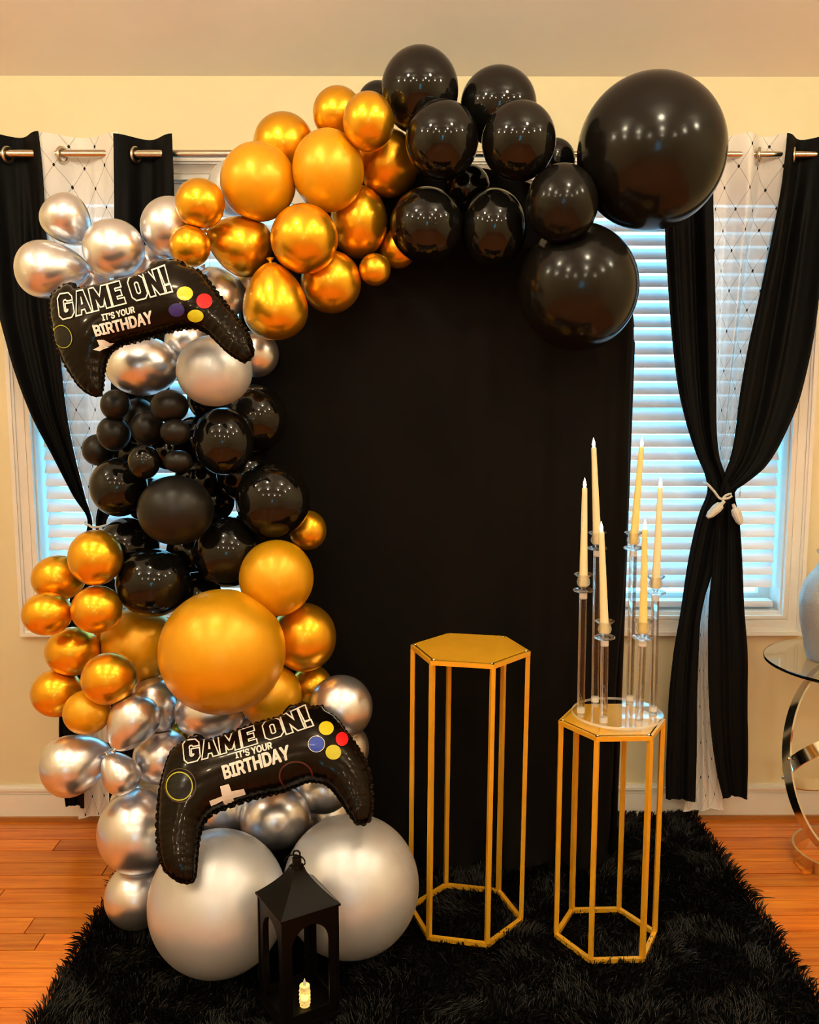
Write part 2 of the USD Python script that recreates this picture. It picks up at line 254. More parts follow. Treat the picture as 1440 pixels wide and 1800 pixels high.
def curve(pts, y):                                              # a measured edge: x as a function of z on the plane at depth y
    P = np.array([at(a, b, y) for a, b in pts]); P = P[np.argsort(P[:, 2])]
    from scipy.interpolate import PchipInterpolator
    f = PchipInterpolator(P[:, 2], P[:, 0]); lo, hi = P[0, 2], P[-1, 2]
    return lambda z: f(np.clip(z, lo, hi))
def sheet(left, right, y0, z_top, z_bot, folds, amp, tie=None, seed=0, nu=120, nv=170, phase=0.0, zb_fn=None, fold2=0, back=0):
    L, Rr = curve(left, y0), curve(right, y0); u = np.linspace(0, 1, nu); V = np.linspace(0, 1, nv)
    P = np.zeros((nv, nu, 3)); rr = np.random.default_rng(seed); ph2, ph3 = rr.uniform(0, 6.28, 2)
    for j, v in enumerate(V):
        z = z_top + (z_bot-z_top)*v
        zz = z if zb_fn is None else z_top + (zb_fn(u)-z_top)*v
        a = amp
        if tie is not None:
            d = abs(z-tie); a = amp*(.30+.70*min(1, d/.55)**.8)
        if tie is not None and z < tie: a *= 1-.68*min(1, (tie-z)/.5)
        xl, xr = L(z), Rr(z)
        up = max(0., 1-(z_top-z)/.35)                            # near the rod the folds follow the rings
        lo = 1-up
        y = a*(np.cos(2*np.pi*u*folds+phase)*(-1)*(up+.65*lo) + lo*.35*np.cos(2*np.pi*u*(folds+fold2+1)+ph2+1.5*v) + lo*.14*np.cos(2*np.pi*u*(2*folds+3)+ph3+3*v))
        P[j, :, 0] = xl+(xr-xl)*u; P[j, :, 1] = y0 + y; P[j, :, 2] = zz
    if back: P[..., 1] += back*np.clip((z_top-P[..., 2]-.10)/.3, 0, 1)
    P[..., 1] += .006*(meshkit.fbm(np.stack([P[..., 0]*7, P[..., 2]*3, P[..., 1]*0+seed], -1))-.5)*lo
    idx = np.arange(nv*nu).reshape(nv, nu); q = np.stack([idx[:-1, :-1], idx[1:, :-1], idx[1:, 1:], idx[:-1, 1:]], -1).reshape(-1, 4)
    w = np.linalg.norm(np.diff(P[5], axis=0), axis=1).sum()*1.0
    uv = np.stack(np.broadcast_arrays(u[None, :]*w, P[..., 2]), -1).reshape(-1, 2)
    return (P.reshape(-1, 3), q), uv, P
SHEER = usdkit.material(stage, '/World/Looks/sheer_fabric', {
    'u': ('uvmap', {'attribute': 'st'}), 's': ('separate_xyz', {}), 'nz': ('noise_texture', {'scale': 9, 'detail': 1}), 'g': ('geometry', {}),
    'wob': ('math', {'math_type': 'multiply_add', 'value2': .022, 'value3': 0.0}),
    'a': ('math', {'math_type': 'divide', 'value2': .098}), 'b0': ('math', {'math_type': 'add'}), 'b': ('math', {'math_type': 'divide', 'value2': .134}),
    'p': ('math', {'math_type': 'add'}), 'm': ('math', {'math_type': 'subtract'}), 'pf': ('math', {'math_type': 'pingpong', 'value2': .5}), 'mf': ('math', {'math_type': 'pingpong', 'value2': .5}),
    'mn': ('math', {'math_type': 'minimum'}), 'mx': ('math', {'math_type': 'maximum'}), 'ln': ('math', {'math_type': 'less_than', 'value2': .0125}), 'dt': ('math', {'math_type': 'less_than', 'value2': .052}),
    'lw': ('math', {'math_type': 'multiply', 'value2': .55}), 'or': ('math', {'math_type': 'maximum'}),
    'c': ('mix', {'color1': (.90, .88, .87), 'color2': (.012, .012, .014)}), 'op': ('math', {'math_type': 'multiply_add', 'value2': .06, 'value3': .93}),
    'd': ('diffuse_bsdf', {}), 't': ('translucent_bsdf', {}), 'dtm': ('mix_closure', {'fac': .2}), 'tr': ('transparent_bsdf', {}), 'out': ('mix_closure', {})},
    [('u.UV', 's.vector'), ('g.position', 'nz.vector'), ('nz.fac', 'wob.value1'), ('s.x', 'a.value1'), ('s.y', 'b0.value1'), ('wob.value', 'b0.value2'), ('b0.value', 'b.value1'), ('a.value', 'p.value1'), ('b.value', 'p.value2'), ('a.value', 'm.value1'), ('b.value', 'm.value2'),
     ('p.value', 'pf.value1'), ('m.value', 'mf.value1'), ('pf.value', 'mn.value1'), ('mf.value', 'mn.value2'), ('pf.value', 'mx.value1'), ('mf.value', 'mx.value2'), ('mn.value', 'ln.value1'), ('mx.value', 'dt.value1'),
     ('ln.value', 'lw.value1'), ('lw.value', 'or.value1'), ('dt.value', 'or.value2'), ('or.value', 'c.fac'), ('or.value', 'op.value1'), ('c.color', 'd.color'), ('c.color', 't.color'), ('d.BSDF', 'dtm.closure1'), ('t.BSDF', 'dtm.closure2'), ('op.value', 'out.fac'), ('tr.BSDF', 'out.closure1'), ('dtm.closure', 'out.closure2')], surface='out.closure')
def curtain(name, label, mat, left, right, top_px, bot_px, folds, amp, tie_px, seed, rings, y0=ROD_Y, phase=0., slope=0., fold2=0, group=None):
    zt = float(at(712, top_px, y0)[2]); zb = float(at(712, bot_px, y0)[2]); zt_ = float(at(712, tie_px, y0)[2])
    m, uv, P = sheet(left, right, y0, zt, zb, folds, amp, zt_, seed, back=.034 if mat is SHEER else 0, phase=phase, fold2=fold2, zb_fn=(lambda u: zb+slope*(u-.5)+.003*np.sin(4*u+seed)))
    T = Thing(name, (P[..., 0].mean(), y0, zb), label, 'curtain', group)
    T.part('cloth', m, mat, True, uv=uv)
    b = P[-1]; T.part('hem', cat_([tube(b[::3]+[0, 0, .0015], .0022, 6)]), mat, True)
    for px in rings:
        c = at(px, 271, ROD_Y); T.part('grommet', torus(.0235, .0055, (c[0], ROD_Y, rz-.004), (.92, -.38, 0)), RODM, True)
    return P
C = -2*math.pi*0
blk, shr = 'black curtains tied back at the windows', 'sheer curtains tied back at the windows'
# left window, outside to inside
curtain('black_curtain', 'black grommet curtain at the far left edge, left of the sheer', CURTAIN,
        [(-26, 230), (-14, 330), (-4, 430), (4, 540), (20, 610), (38, 670), (62, 733), (96, 800), (132, 872), (156, 915), (152, 945), (126, 1050), (112, 1180), (106, 1300), (118, 1420)],
        [(76, 236), (84, 320), (88, 400), (98, 500), (112, 620), (122, 720), (136, 800), (150, 860), (164, 926), (166, 960), (158, 1100), (150, 1250), (150, 1420)],
        237, 1416, 1, .042, 922, 1, (14,), group=blk)
curtain('sheer_curtain', 'white sheer curtain with dotted diamond pattern at the left window', SHEER,
        [(70, 236), (80, 330), (84, 420), (94, 520), (108, 640), (120, 740), (136, 820), (154, 890), (163, 925), (160, 1000), (146, 1200), (138, 1350), (134, 1440)],
        [(214, 236), (212, 400), (208, 560), (204, 680), (200, 760), (186, 860), (174, 926), (178, 1000), (190, 1200), (196, 1350), (204, 1440)],
        238, 1440, 1, .040, 924, 2, (110,), y0=ROD_Y+.006, slope=.02, group=shr)
curtain('black_curtain', 'black grommet curtain with short top just right of the left sheer', CURTAIN,
        [(206, 236), (205, 340), (203, 480), (200, 620), (196, 740), (186, 850), (170, 920), (172, 980), (184, 1100), (190, 1250), (194, 1420)],
        [(308, 240), (310, 340), (312, 480), (308, 620), (290, 740), (250, 850), (188, 922), (196, 980), (222, 1100), (236, 1250), (240, 1420)],
        241, 1416, 1, .042, 922, 3, (239,), y0=ROD_Y-.004, group=blk)
# right window
curtain('black_curtain', 'black curtain hanging left of the right sheer under the largest balloon', CURTAIN,
        [(1165, 236), (1166, 395), (1172, 500), (1180, 600), (1190, 680), (1205, 745), (1223, 800), (1240, 842), (1243, 862), (1228, 905), (1210, 980), (1195, 1080), (1182, 1160), (1174, 1250), (1170, 1350), (1170, 1412)],
        [(1247, 236), (1250, 340), (1255, 500), (1258, 650), (1259, 750), (1264, 800), (1274, 830), (1284, 862), (1272, 900), (1262, 945), (1250, 1010), (1238, 1050), (1230, 1100), (1226, 1200), (1225, 1300), (1222, 1412)],
        241, 1407, 1, .036, 862, 4, (), y0=ROD_Y-.006, slope=-.02, fold2=1, group=blk)
curtain('sheer_curtain', 'white sheer curtain with dotted diamond pattern at the right window', SHEER,
        [(1238, 236), (1246, 400), (1252, 560), (1255, 700), (1258, 780), (1264, 830), (1266, 862), (1256, 930), (1236, 1030), (1226, 1100), (1222, 1200), (1220, 1300), (1212, 1400), (1204, 1436)],
        [(1386, 236), (1376, 330), (1360, 420), (1338, 540), (1314, 660), (1300, 740), (1292, 790), (1282, 830), (1276, 862), (1270, 930), (1262, 1030), (1254, 1100), (1258, 1250), (1266, 1340), (1278, 1436)],
        236, 1433, 2, .030, 862, 5, (1335,), y0=ROD_Y+.008, slope=.0, group=shr)
curtain('black_curtain', 'black curtain at the right edge swept to the corded tieback', CURTAIN,
        [(1375, 236), (1366, 320), (1352, 400), (1330, 505), (1306, 620), (1294, 700), (1288, 760), (1280, 805), (1270, 835), (1264, 862), (1256, 930), (1249, 1000), (1244, 1060), (1243, 1150), (1246, 1250), (1256, 1340), (1272, 1408)],
        [(1466, 230), (1452, 330), (1441, 420), (1426, 560), (1402, 690), (1376, 760), (1342, 820), (1310, 848), (1290, 864), (1297, 910), (1303, 1000), (1306, 1060), (1313, 1150), (1313, 1250), (1314, 1330), (1312, 1408)],
        239, 1403, 1, .042, 862, 6, (1396,), y0=ROD_Y-.012, fold2=1, group=blk)
# corded tiebacks with tassels
def tieback(label, pts, tassels, hook, y):
    P = spline([at(a, b, y+d) for a, b, d in pts], 40)
    T = Thing('tieback_cord', P.mean(0), label, 'tieback', 'curtain tieback cords')
    T.part('cord', tube(P, .0042, 8), CORD, True)
    for a, b in tassels:
        p, q = at(*a, y-.062), at(*b, y-.070); L = np.linalg.norm(q-p); ax = (q-p)/L
        m = lathe([(0, 0), (.005, 0), (.0065, .01), (.006, .014), (.0135, .10*L+.012), (.0158, .45*L), (.0125, .8*L), (.006, .98*L), (0, L)], 40)
        th_ = np.arctan2(m.vertices[:, 1], m.vertices[:, 0]); k = 1+.07*np.sign(np.cos(14*th_))*(m.vertices[:, 2] > .016); m.vertices[:, :2] *= k[:, None]
        m.apply_transform(trimesh.geometry.align_vectors([0, 0, 1], ax)); m.apply_translation(p); T.part('tassel', m, CORD, 50)
    T.part('wall_hook', tube(spline([at(*hook, y+.01), at(*hook, -.02), at(*hook, 0)], 8), .003, 8), RODM, True)
tieback('pale grey cord with two tassels tying the right curtains', [(1292, 862, .05), (1262, 858, .05), (1238, 848, .02), (1243, 850, -.048), (1256, 864, -.056), (1268, 877, -.058), (1280, 876, -.06), (1287, 871, -.062), (1285, 868, -.058), (1276, 871, -.055), (1270, 879, -.058), (1273, 882, -.06)],
        [((1274, 881), (1243, 910)), ((1289, 886), (1303, 923))], (1290, 858), ROD_Y)
tieback('thin pale cord holding the left curtains above the gold balloons', [(152, 920, .03), (156, 923, -.04), (164, 927, -.05), (176, 926, -.05), (190, 922, -.03), (192, 920, .03)], [((176, 927), (184, 955))], (150, 918), ROD_Y)

# ---------------------------------------------------------------- arched backdrop under its stretched cover
BD_Y = -.385
bxl, bxr = float(at(405, 700, BD_Y)[0]), float(at(1131, 640, BD_Y)[0])
bcx, brx = (bxl+bxr)/2, (bxr-bxl)/2; zs_ = float(at(1130, 600, BD_Y)[2]); ztop = float(at(815, 283, BD_Y)[2]); bdz = ztop-zs_
nu, nv = 150, 190
P = np.zeros((nv, nu, 3)); N1 = np.zeros((nv, nu))
for j in range(nv):
    v = j/(nv-1); z = .03+(ztop-.03)*(1-v)**1.0
    hw = brx if z < zs_ else brx*math.sqrt(max(0, 1-((z-zs_)/bdz)**2.2))
    hw = hw*(1-.030*max(0, 1-z/.9)-.012*max(0, 1-z/1.9)) + .004*math.sin(z*7)
    u = np.linspace(-1, 1, nu); x = bcx-.012*max(0, 1-z/1.5)+hw*u
    ed = np.clip(1-np.abs(u), 0, 1)*hw
    y = BD_Y + .16*np.clip(1-ed/.045, 0, 1)**2
    low = max(0, 1-z/.55)**1.5
    y -= low*(.020*np.sin(17*u+1.2*math.sin(5*z))+.012*np.sin(31*u+2)) * np.clip(ed/.06, 0, 1) + .035*low*np.clip(ed/.06, 0, 1)
    mid = np.clip((z-.2)/.5, 0, 1)*np.clip((2.1-z)/.4, 0, 1)
    y -= mid*(.010*np.sin(26*u+.8*z)*np.clip(u+.1, 0, 1)+.006*np.sin(43*u-1.1*z)*np.clip(u, 0, 1)+.004*np.sin(15*u+.5*z)) * np.clip(ed/.05, 0, 1)
    zz = np.full(nu, z) - low*.012*np.sin(17*u)
    P[j] = np.stack([x, y, zz], -1)
idx = np.arange(nv*nu).reshape(nv, nu); q = np.stack([idx[:-1, :-1], idx[1:, :-1], idx[1:, 1:], idx[:-1, 1:]], -1).reshape(-1, 4)
T = Thing('arch_backdrop', (bcx, BD_Y+.08, 0), 'tall black fabric-covered arch backdrop behind the gold stands', 'backdrop')
T.part('fabric_cover', (P.reshape(-1, 3), q), FABRIC, True)
B2 = P.copy(); B2[..., 1] = BD_Y+.16; 
T.part('back_cover', (B2.reshape(-1, 3), q[:, ::-1]), FABRIC, True)
arch = [(bcx-brx+.02, BD_Y+.08, .02), (bcx-brx+.02, BD_Y+.08, zs_)] + [(bcx-(brx-.02)*math.cos(t), BD_Y+.08, zs_+(bdz-.03)*math.sin(t)) for t in np.linspace(.1, math.pi-.1, 24)] + [(bcx+brx-.02, BD_Y+.08, zs_), (bcx+brx-.03, BD_Y+.08, .02)]
T.part('frame_tube', tube(arch, .012, 8), LANTERNM, True)

# ---------------------------------------------------------------- foil controller balloons
import shapely.affinity
def text_faces(text, bold=True):
    m = meshkit.text_mesh(text, 1.0, .05, bold); t = m.vertices[m.faces[m.face_normals[:, 2] > .5]][:, :, :2]
    U = unary_union([Polygon(q).buffer(.001) for q in t]); U = shapely.affinity.scale(U, .62, 1, origin=(0, 0)).buffer(.028, join_style=2)
    x0, y0, x1, y1 = U.bounds; t2 = tri2d(shapely.affinity.affine_transform(U, [1/(x1-x0), 0, 0, 1/1.06, -x0/(x1-x0), .03]), .05); return t2.vertices[:, :2], t2.faces
def ch(x0, y0, x1, y1, c): return Polygon([(x0+c, y0), (x1-c, y0), (x1, y0+c), (x1, y1-c), (x1-c, y1), (x0+c, y1), (x0, y1-c), (x0, y0+c)])
GLY = {'G': ch(0, 0, .8, 1, .16).difference(ch(.27, .22, .53, .78, .07)).difference(sbox(.5, .56, .9, .72)).union(sbox(.42, .36, .8, .56)).union(sbox(.53, .2, .8, .5)),
       'A': Polygon([(0, 0), (.25, 0), (.30, .2), (.52, .2), (.57, 0), (.82, 0), (.58, 1), (.24, 1)], [[(.35, .4), (.47, .4), (.43, .76), (.39, .76)]]),
       'M': Polygon([(0, 0), (.25, 0), (.25, .5), (.42, .12), (.58, .12), (.75, .5), (.75, 0), (1, 0), (1, 1), (.74, 1), (.5, .52), (.26, 1), (0, 1)]),
       'E': Polygon([(0, 0), (.64, 0), (.64, .22), (.27, .22), (.27, .40), (.56, .40), (.56, .60), (.27, .60), (.27, .78), (.64, .78), (.64, 1), (0, 1)]),
       'O': ch(0, 0, .8, 1, .16).difference(ch(.27, .22, .53, .78, .07)),
       'N': Polygon([(0, 0), (.25, 0), (.25, .5), (.52, 0), (.78, 0), (.78, 1), (.53, 1), (.53, .5), (.26, 1), (0, 1)]),
       '!': unary_union([Polygon([(.03, .33), (.22, .33), (.27, 1), (-.02, 1)]), sbox(.01, 0, .25, .24)])}
def tri2d(poly, step):
    out = []
    for g in getattr(poly, 'geoms', [poly]):
        if g.is_empty or g.area < 1e-9: continue
        v, f = trimesh.creation.triangulate_polygon(shapely.segmentize(g, step), engine='earcut')
        v3, f3 = trimesh.remesh.subdivide_to_size(np.c_[v, np.zeros(len(v))], f, step*1.6, max_iter=12); out.append(trimesh.Trimesh(v3, f3, process=False))
    return cat_(out)
class Foil:
    def __init__(s, name, label, zoom, plane, outline, c=.72):
        s.zoom = zoom; A, B_, C_ = [at(*p) for p in plane]
        n = np.cross(B_-A, C_-A); n /= np.linalg.norm(n); n = n if n[1] < 0 else -n
        s.P0, s.n = A, n; s.e1 = np.cross([0, 0, 1.], n); s.e1 /= np.linalg.norm(s.e1); s.e1 = s.e1 if s.e1[0] > 0 else -s.e1; s.e2 = np.cross(s.n, s.e1); s.e2 = s.e2 if s.e2[2] > 0 else -s.e2
        o = Polygon(spline(s.flat(outline+outline[:1]), 420)).buffer(.004).buffer(-.004)
        body = o.buffer(-.007); body = max(getattr(body, 'geoms', [body]), key=lambda g: g.area); s.body = body
        x0, y0, x1, y1 = body.bounds; h = .003; s.g0 = np.array([x0-2*h, y0-2*h]); s.h = h
        nx, ny = int((x1-x0)/h)+5, int((y1-y0)/h)+5
        X, Y = np.meshgrid(s.g0[0]+h*np.arange(nx), s.g0[1]+h*np.arange(ny), indexing='ij'); ins = shapely.contains_xy(body, X, Y)
        k = -np.ones((nx, ny), int); k[ins] = np.arange(ins.sum()); I, J = np.nonzero(ins); r_, c2, d_ = [], [], []
        for di, dj in ((1, 0), (-1, 0), (0, 1), (0, -1)):
            kk = k[I+di, J+dj]; ok = kk >= 0; r_.append(k[I, J][ok]); c2.append(kk[ok]); d_.append(-np.ones(ok.sum()))
        A_ = sp.csr_matrix((np.r_[np.concatenate(d_), np.full(len(I), 4.0)], (np.r_[np.concatenate(r_), np.arange(len(I))], np.r_[np.concatenate(c2), np.arange(len(I))])))
        phi = np.zeros((nx, ny)); phi[ins] = np.maximum(spl.spsolve(A_.tocsc(), np.full(len(I), h*h)), 0)
        s.phi = phi; s.c = c
        ring = np.array(shapely.segmentize(body.exterior, .0035).coords)[:-1]
        s.ring = ring; tt = np.r_[0, np.cumsum(np.linalg.norm(np.diff(ring, axis=0), axis=1))]
        from scipy.spatial import cKDTree
        s.kd, s.arc = cKDTree(ring), tt
        gx, gy = np.meshgrid(np.arange(x0, x1, .0042), np.arange(y0, y1, .0042), indexing='ij'); gx = gx+.0021*(np.arange(gx.shape[1]) % 2)[None, :]
        inn = body.buffer(-.0025); ok = shapely.contains_xy(inn, gx, gy); pts = np.vstack([ring, np.c_[gx[ok], gy[ok]]])
        tri = Delaunay(pts).simplices; cen = pts[tri].mean(1); tri = tri[shapely.contains_xy(body, cen[:, 0], cen[:, 1])]
        a, b = pts[tri[:, 1]]-pts[tri[:, 0]], pts[tri[:, 2]]-pts[tri[:, 0]]; fl = a[:, 0]*b[:, 1]-a[:, 1]*b[:, 0] < 0; tri[fl] = tri[fl][:, ::-1]
        nr = len(ring); hh = s.height(pts); hh[:nr] = 0; front = s.lift(pts, hh); bh = -.85*hh; back = s.lift(pts, bh)
        remap = np.r_[np.arange(nr), len(pts)+np.arange(len(pts)-nr)]
        V = np.vstack([front, back[nr:]]); Fc = np.vstack([tri, remap[tri][:, ::-1]])
        s.T = Thing(name, s.lift(np.array([body.centroid.coords[0]]), np.zeros(1))[0], label, 'foil balloon', 'foil controller balloons')
        s.T.part('inflated_body', trimesh.Trimesh(V, Fc, process=False), FOIL, True)
        # crimped, scalloped rim
        rim0 = np.array(shapely.segmentize(body.buffer(-.002).exterior, .002).coords)[:-1]; t0 = np.r_[0, np.cumsum(np.linalg.norm(np.diff(rim0, axis=0), axis=1))]
        tg = np.roll(rim0, -3, 0)-np.roll(rim0, 3, 0); tg /= np.linalg.norm(tg, axis=1)[:, None]; nn = np.stack([tg[:, 1], -tg[:, 0]], -1)
        if body.contains(Point(*(rim0[0]+nn[0]*.002))) and not body.contains(Point(*(rim0[0]+nn[0]*.01))) is False: pass
        if Polygon(rim0).exterior.is_ccw is False: nn = -nn
        wv = np.abs(np.sin(math.pi*t0/.019+1.2*np.sin(t0*23)))**.6; wd = .0045+.0065*wv*(.55+.45*np.sin(t0*13+1))
        rows_ = []
        for q_, zf in ((0, 0), (.5, .5), (1, 1)): rows_.append(s.lift(rim0+nn*(wd*q_)[:, None], .0006+zf*.0035*np.sin(2*math.pi*t0/.0125+1)))
        k_ = len(rim0); Vr = np.vstack(rows_+[r2-s.n*.0008 for r2 in rows_]); Fr = []
        I_ = np.arange(k_); J_ = (I_+1) % k_
        for a_ in (0, 1): Fr += [np.stack([a_*k_+I_, (a_+1)*k_+I_, (a_+1)*k_+J_, a_*k_+J_], -1), np.stack([(a_+3)*k_+J_, (a_+4)*k_+J_, (a_+4)*k_+I_, (a_+3)*k_+I_], -1)]
        Fr.append(np.stack([2*k_+I_, 5*k_+I_, 5*k_+J_, 2*k_+J_], -1))
        s.T.part('crimped_rim', (Vr, np.vstack(Fr)), FOIL, 50)
    def flat(s, zp):
        x0, y0, k = s.zoom; out = []
        for a, b in zp:
            d = ray(x0+a/k, y0+b/k); p = EYE+d*(np.dot(s.P0-EYE, s.n)/np.dot(d, s.n)); out.append([(p-s.P0)@s.e1, (p-s.P0)@s.e2])
        return np.array(out)
    def flat_on(s, zp):                                          # the same, meeting the inflated front instead of the flat plane
        x0, y0, k = s.zoom; D = np.array([ray(x0+a/k, y0+b/k) for a, b in zp]); h = np.zeros(len(D))
        for it in range(14):
            t = (np.dot(s.P0-EYE, s.n)+h)/(D@s.n); p = EYE+D*t[:, None]-s.P0; ab = np.c_[p@s.e1, p@s.e2]; h = .5*h+.5*s.height(ab)
        return ab
    def height(s, p):
        g = (p-s.g0)/s.h; i = np.floor(g).astype(int); i = np.clip(i, 0, np.array(s.phi.shape)-2); t = g-i
        f = lambda a, b: s.phi[i[:, 0]+a, i[:, 1]+b]
        ph = f(0, 0)*(1-t[:, 0])*(1-t[:, 1])+f(1, 0)*t[:, 0]*(1-t[:, 1])+f(0, 1)*(1-t[:, 0])*t[:, 1]+f(1, 1)*t[:, 0]*t[:, 1]
        z = s.c*np.sqrt(np.maximum(2*ph, 0)); d, j = s.kd.query(p); a = s.arc[j]
        w = np.exp(-d/.016)*(1-np.exp(-d/.004)); z += w*(.0022*np.sin(2*math.pi*a/.019+2*np.sin(a*23))+.0016*np.sin(2*math.pi*a/.041+1))
        w2 = np.exp(-((d-.028)/.018)**2); z += w2*.0012*(meshkit.noise(np.c_[p*22, np.zeros(len(p))], 3)-.5)*2
        return np.maximum(z, 0)
    def lift(s, p, h): return s.P0+p[:, :1]*s.e1+p[:, 1:2]*s.e2+np.asarray(h)[:, None]*s.n
    def decal(s, name, mesh2, mat, lift=.0022, label=None):     # flat print lying on the foil
        v = mesh2.vertices[:, :2]; f = mesh2.faces
        keep = shapely.contains_xy(s.body.buffer(-.001), v[:, 0], v[:, 1]); f = f[keep[f].all(1)]
        w = s.lift(v, s.height(v)+lift); t = w[f]; nr = np.cross(t[:, 1]-t[:, 0], t[:, 2]-t[:, 0]); f = np.where(((nr@s.n) < 0)[:, None], f[:, ::-1], f)
        s.T.part(name, trimesh.Trimesh(w, f, process=False), mat, True, label=label)
    def disc(s, name, c, rx, ry, mat, label, rot=0, inner=None, lift=.0022):
        t = np.linspace(0, 2*np.pi, 48, endpoint=False); a = math.radians(rot)
        def ell(k): 
            x, y = rx*k*np.cos(t), ry*k*np.sin(t); return s.flat_on(np.c_[c[0]+x*math.cos(a)-y*math.sin(a), c[1]+x*math.sin(a)+y*math.cos(a)])
        p = Polygon(ell(1)); p = p.difference(Polygon(ell(inner))) if inner else p
        s.decal(name, tri2d(p, .006), mat, lift, label)
    def patch(s, bot, top):                                      # text frame: two measured curves, three points each
        q = lambda P, u: ((1-u)**2)[:, None]*P[0]+(2*u*(1-u))[:, None]*P[1]+(u*u)[:, None]*P[2]
        mid = lambda P: [np.array(P[0], float), 2*np.array(P[1], float)-.5*(np.array(P[0], float)+P[2]), np.array(P[2], float)]
        b, t = mid(bot), mid(top)
        return lambda uv: s.flat_on(q(b, uv[:, 0])*(1-uv[:, 1:2])+q(t, uv[:, 0])*uv[:, 1:2])
    def outline_text(s, name, bot, top, mat):
        m = s.patch(bot, top); x = 0; polys = []
        for chh in 'GAME ON!':
            if chh == ' ': x += .34; continue
            g = GLY[chh]; w = g.bounds[2]; polys.append(shapely.affinity.translate(g, x, 0)); x += w+.135
        W = x-.135; U = unary_union([p.buffer(.065, join_style=2, mitre_limit=2) for p in polys]).difference(unary_union(polys))
        for g in sorted(getattr(U, 'geoms', [U]), key=lambda g: g.bounds[0]):
            v = tri2d(shapely.affinity.scale(g, 1/W, 1, origin=(0, 0)), .02); v.vertices[:, :2] = m(v.vertices[:, :2]); v.merge_vertices(); s.decal(name, v, mat)
    def text(s, name, text, bot, top, mat):
        v, f = text_faces(text); v3, f3 = trimesh.remesh.subdivide_to_size(np.c_[v, np.zeros(len(v))], f, .05, max_iter=12)
        v3[:, :2] = s.patch(bot, top)(v3[:, :2]); s.decal(name, trimesh.Trimesh(v3, f3, process=False), mat)
YEL, RED, BLU, YGR = (M_(n, c, .3, coat_weight=.12, coat_roughness=.08, specular_ior_level=.3) for n, c in (('yellow_print', (.82, .58, .015)), ('red_print', (.80, .010, .012)), ('blue_print', (.012, .05, .46)), ('yellow_green_print', (.55, .50, .02))))
PUR, OLV, BRN, DRED = (M_(n, c, .3, coat_weight=.12, coat_roughness=.08, specular_ior_level=.3) for n, c in (('navy_print', (.035, .025, .16)), ('olive_print', (.42, .42, .03)), ('brown_print', (.07, .03, .012)), ('dark_red_print', (.07, .012, .010))))
BLK = M_('black_print', (.0025, .0022, .002), .2, coat_weight=.1, specular_ior_level=.25)
f2 = Foil('controller_balloon', 'black foil game controller balloon low in front, lying across the pale silver balloons', (260, 1220, 3.4286),
          [(330, 1290, -.90), (640, 1300, -.86), (320, 1550, -1.135)],
          [(265, 245), (300, 232), (335, 250), (352, 268), (500, 225), (650, 170), (808, 118), (835, 75), (870, 60), (930, 50), (1000, 62), (1060, 55), (1078, 92), (1130, 120), (1170, 165), (1205, 215), (1245, 270), (1290, 340), (1330, 420), (1352, 500), (1362, 600), (1362, 700), (1345, 765), (1300, 797), (1258, 795), (1220, 755), (1180, 700), (1140, 640), (1090, 580), (1040, 550), (970, 545), (900, 570), (820, 600), (740, 618), (640, 640), (560, 665), (480, 695), (400, 730), (352, 780), (328, 850), (318, 930), (312, 1010), (305, 1090), (285, 1142), (240, 1158), (185, 1148), (130, 1112), (85, 1065), (60, 980), (48, 880), (45, 760), (50, 650), (60, 560), (80, 470), (105, 390), (130, 335), (180, 295), (220, 268)])
f2.outline_text('title_lettering', [(225, 418), (590, 318), (995, 188)], [(212, 285), (570, 215), (945, 72)], PRINT_WHITE)
f2.text('its_your_lettering', "IT'S YOUR", [(530, 390), (640, 362), (752, 328)], [(522, 352), (632, 322), (744, 288)], PRINT_WHITE)
f2.text('birthday_lettering', 'BIRTHDAY', [(462, 515), (660, 455), (862, 390)], [(442, 436), (642, 374), (846, 308)], PRINT_WHITE)
f2.disc('button', (1075, 207), 45, 42, YEL, 'yellow printed button'); f2.disc('button', (1170, 272), 38, 42, RED, 'red printed button')
f2.disc('button', (1016, 303), 47, 45, BLU, 'blue printed button'); f2.disc('button', (1118, 352), 47, 45, YGR, 'yellow-green printed button')
f2.disc('button_rim', (1016, 303), 52, 50, PRINT_WHITE, 'pale rim of the blue button', inner=.93, lift=.0030)
f2.disc('stick_disc', (190, 557), 74, 80, BLK, 'black left stick'); f2.disc('stick_ring', (190, 557), 82, 88, OLV, 'yellow-green ring of the left stick', inner=.915, lift=.0032)
f2.disc('stick_halo', (196, 552), 96, 104, BRN, 'brown halo of the left stick', inner=.94); f2.disc('stick_arc', (892, 495), 104, 90, DRED, 'dark red ring of the right stick', inner=.90)
f2.decal('cross_pad', tri2d(Polygon(f2.flat_on([(435, 558), (488, 543), (504, 588), (578, 572), (590, 606), (514, 630), (526, 668), (466, 684), (452, 646), (382, 678), (370, 646), (448, 617)])), .006), PRINT_WHITE, label='white cross pad')
f1 = Foil('controller_balloon', 'black foil game controller balloon at the upper left, tilted across the silver balloons', (80, 440, 3.7895),
          [(100, 520, -.850), (440, 640, -.945), (330, 470, -.850)],
          [(28, 298), (90, 250), (160, 213), (205, 225), (228, 250), (350, 222), (520, 180), (668, 137), (690, 85), (740, 62), (820, 55), (920, 65), (948, 105), (1000, 115), (1050, 145), (1110, 220), (1200, 340), (1290, 450), (1350, 530), (1390, 620), (1402, 690), (1372, 738), (1325, 762), (1270, 738), (1200, 690), (1130, 620), (1060, 558), (980, 530), (900, 537), (800, 562), (700, 592), (600, 618), (520, 640), (455, 680), (420, 740), (408, 820), (402, 900), (385, 975), (345, 990), (285, 972), (215, 918), (155, 830), (105, 740), (68, 640), (42, 520), (25, 410)])
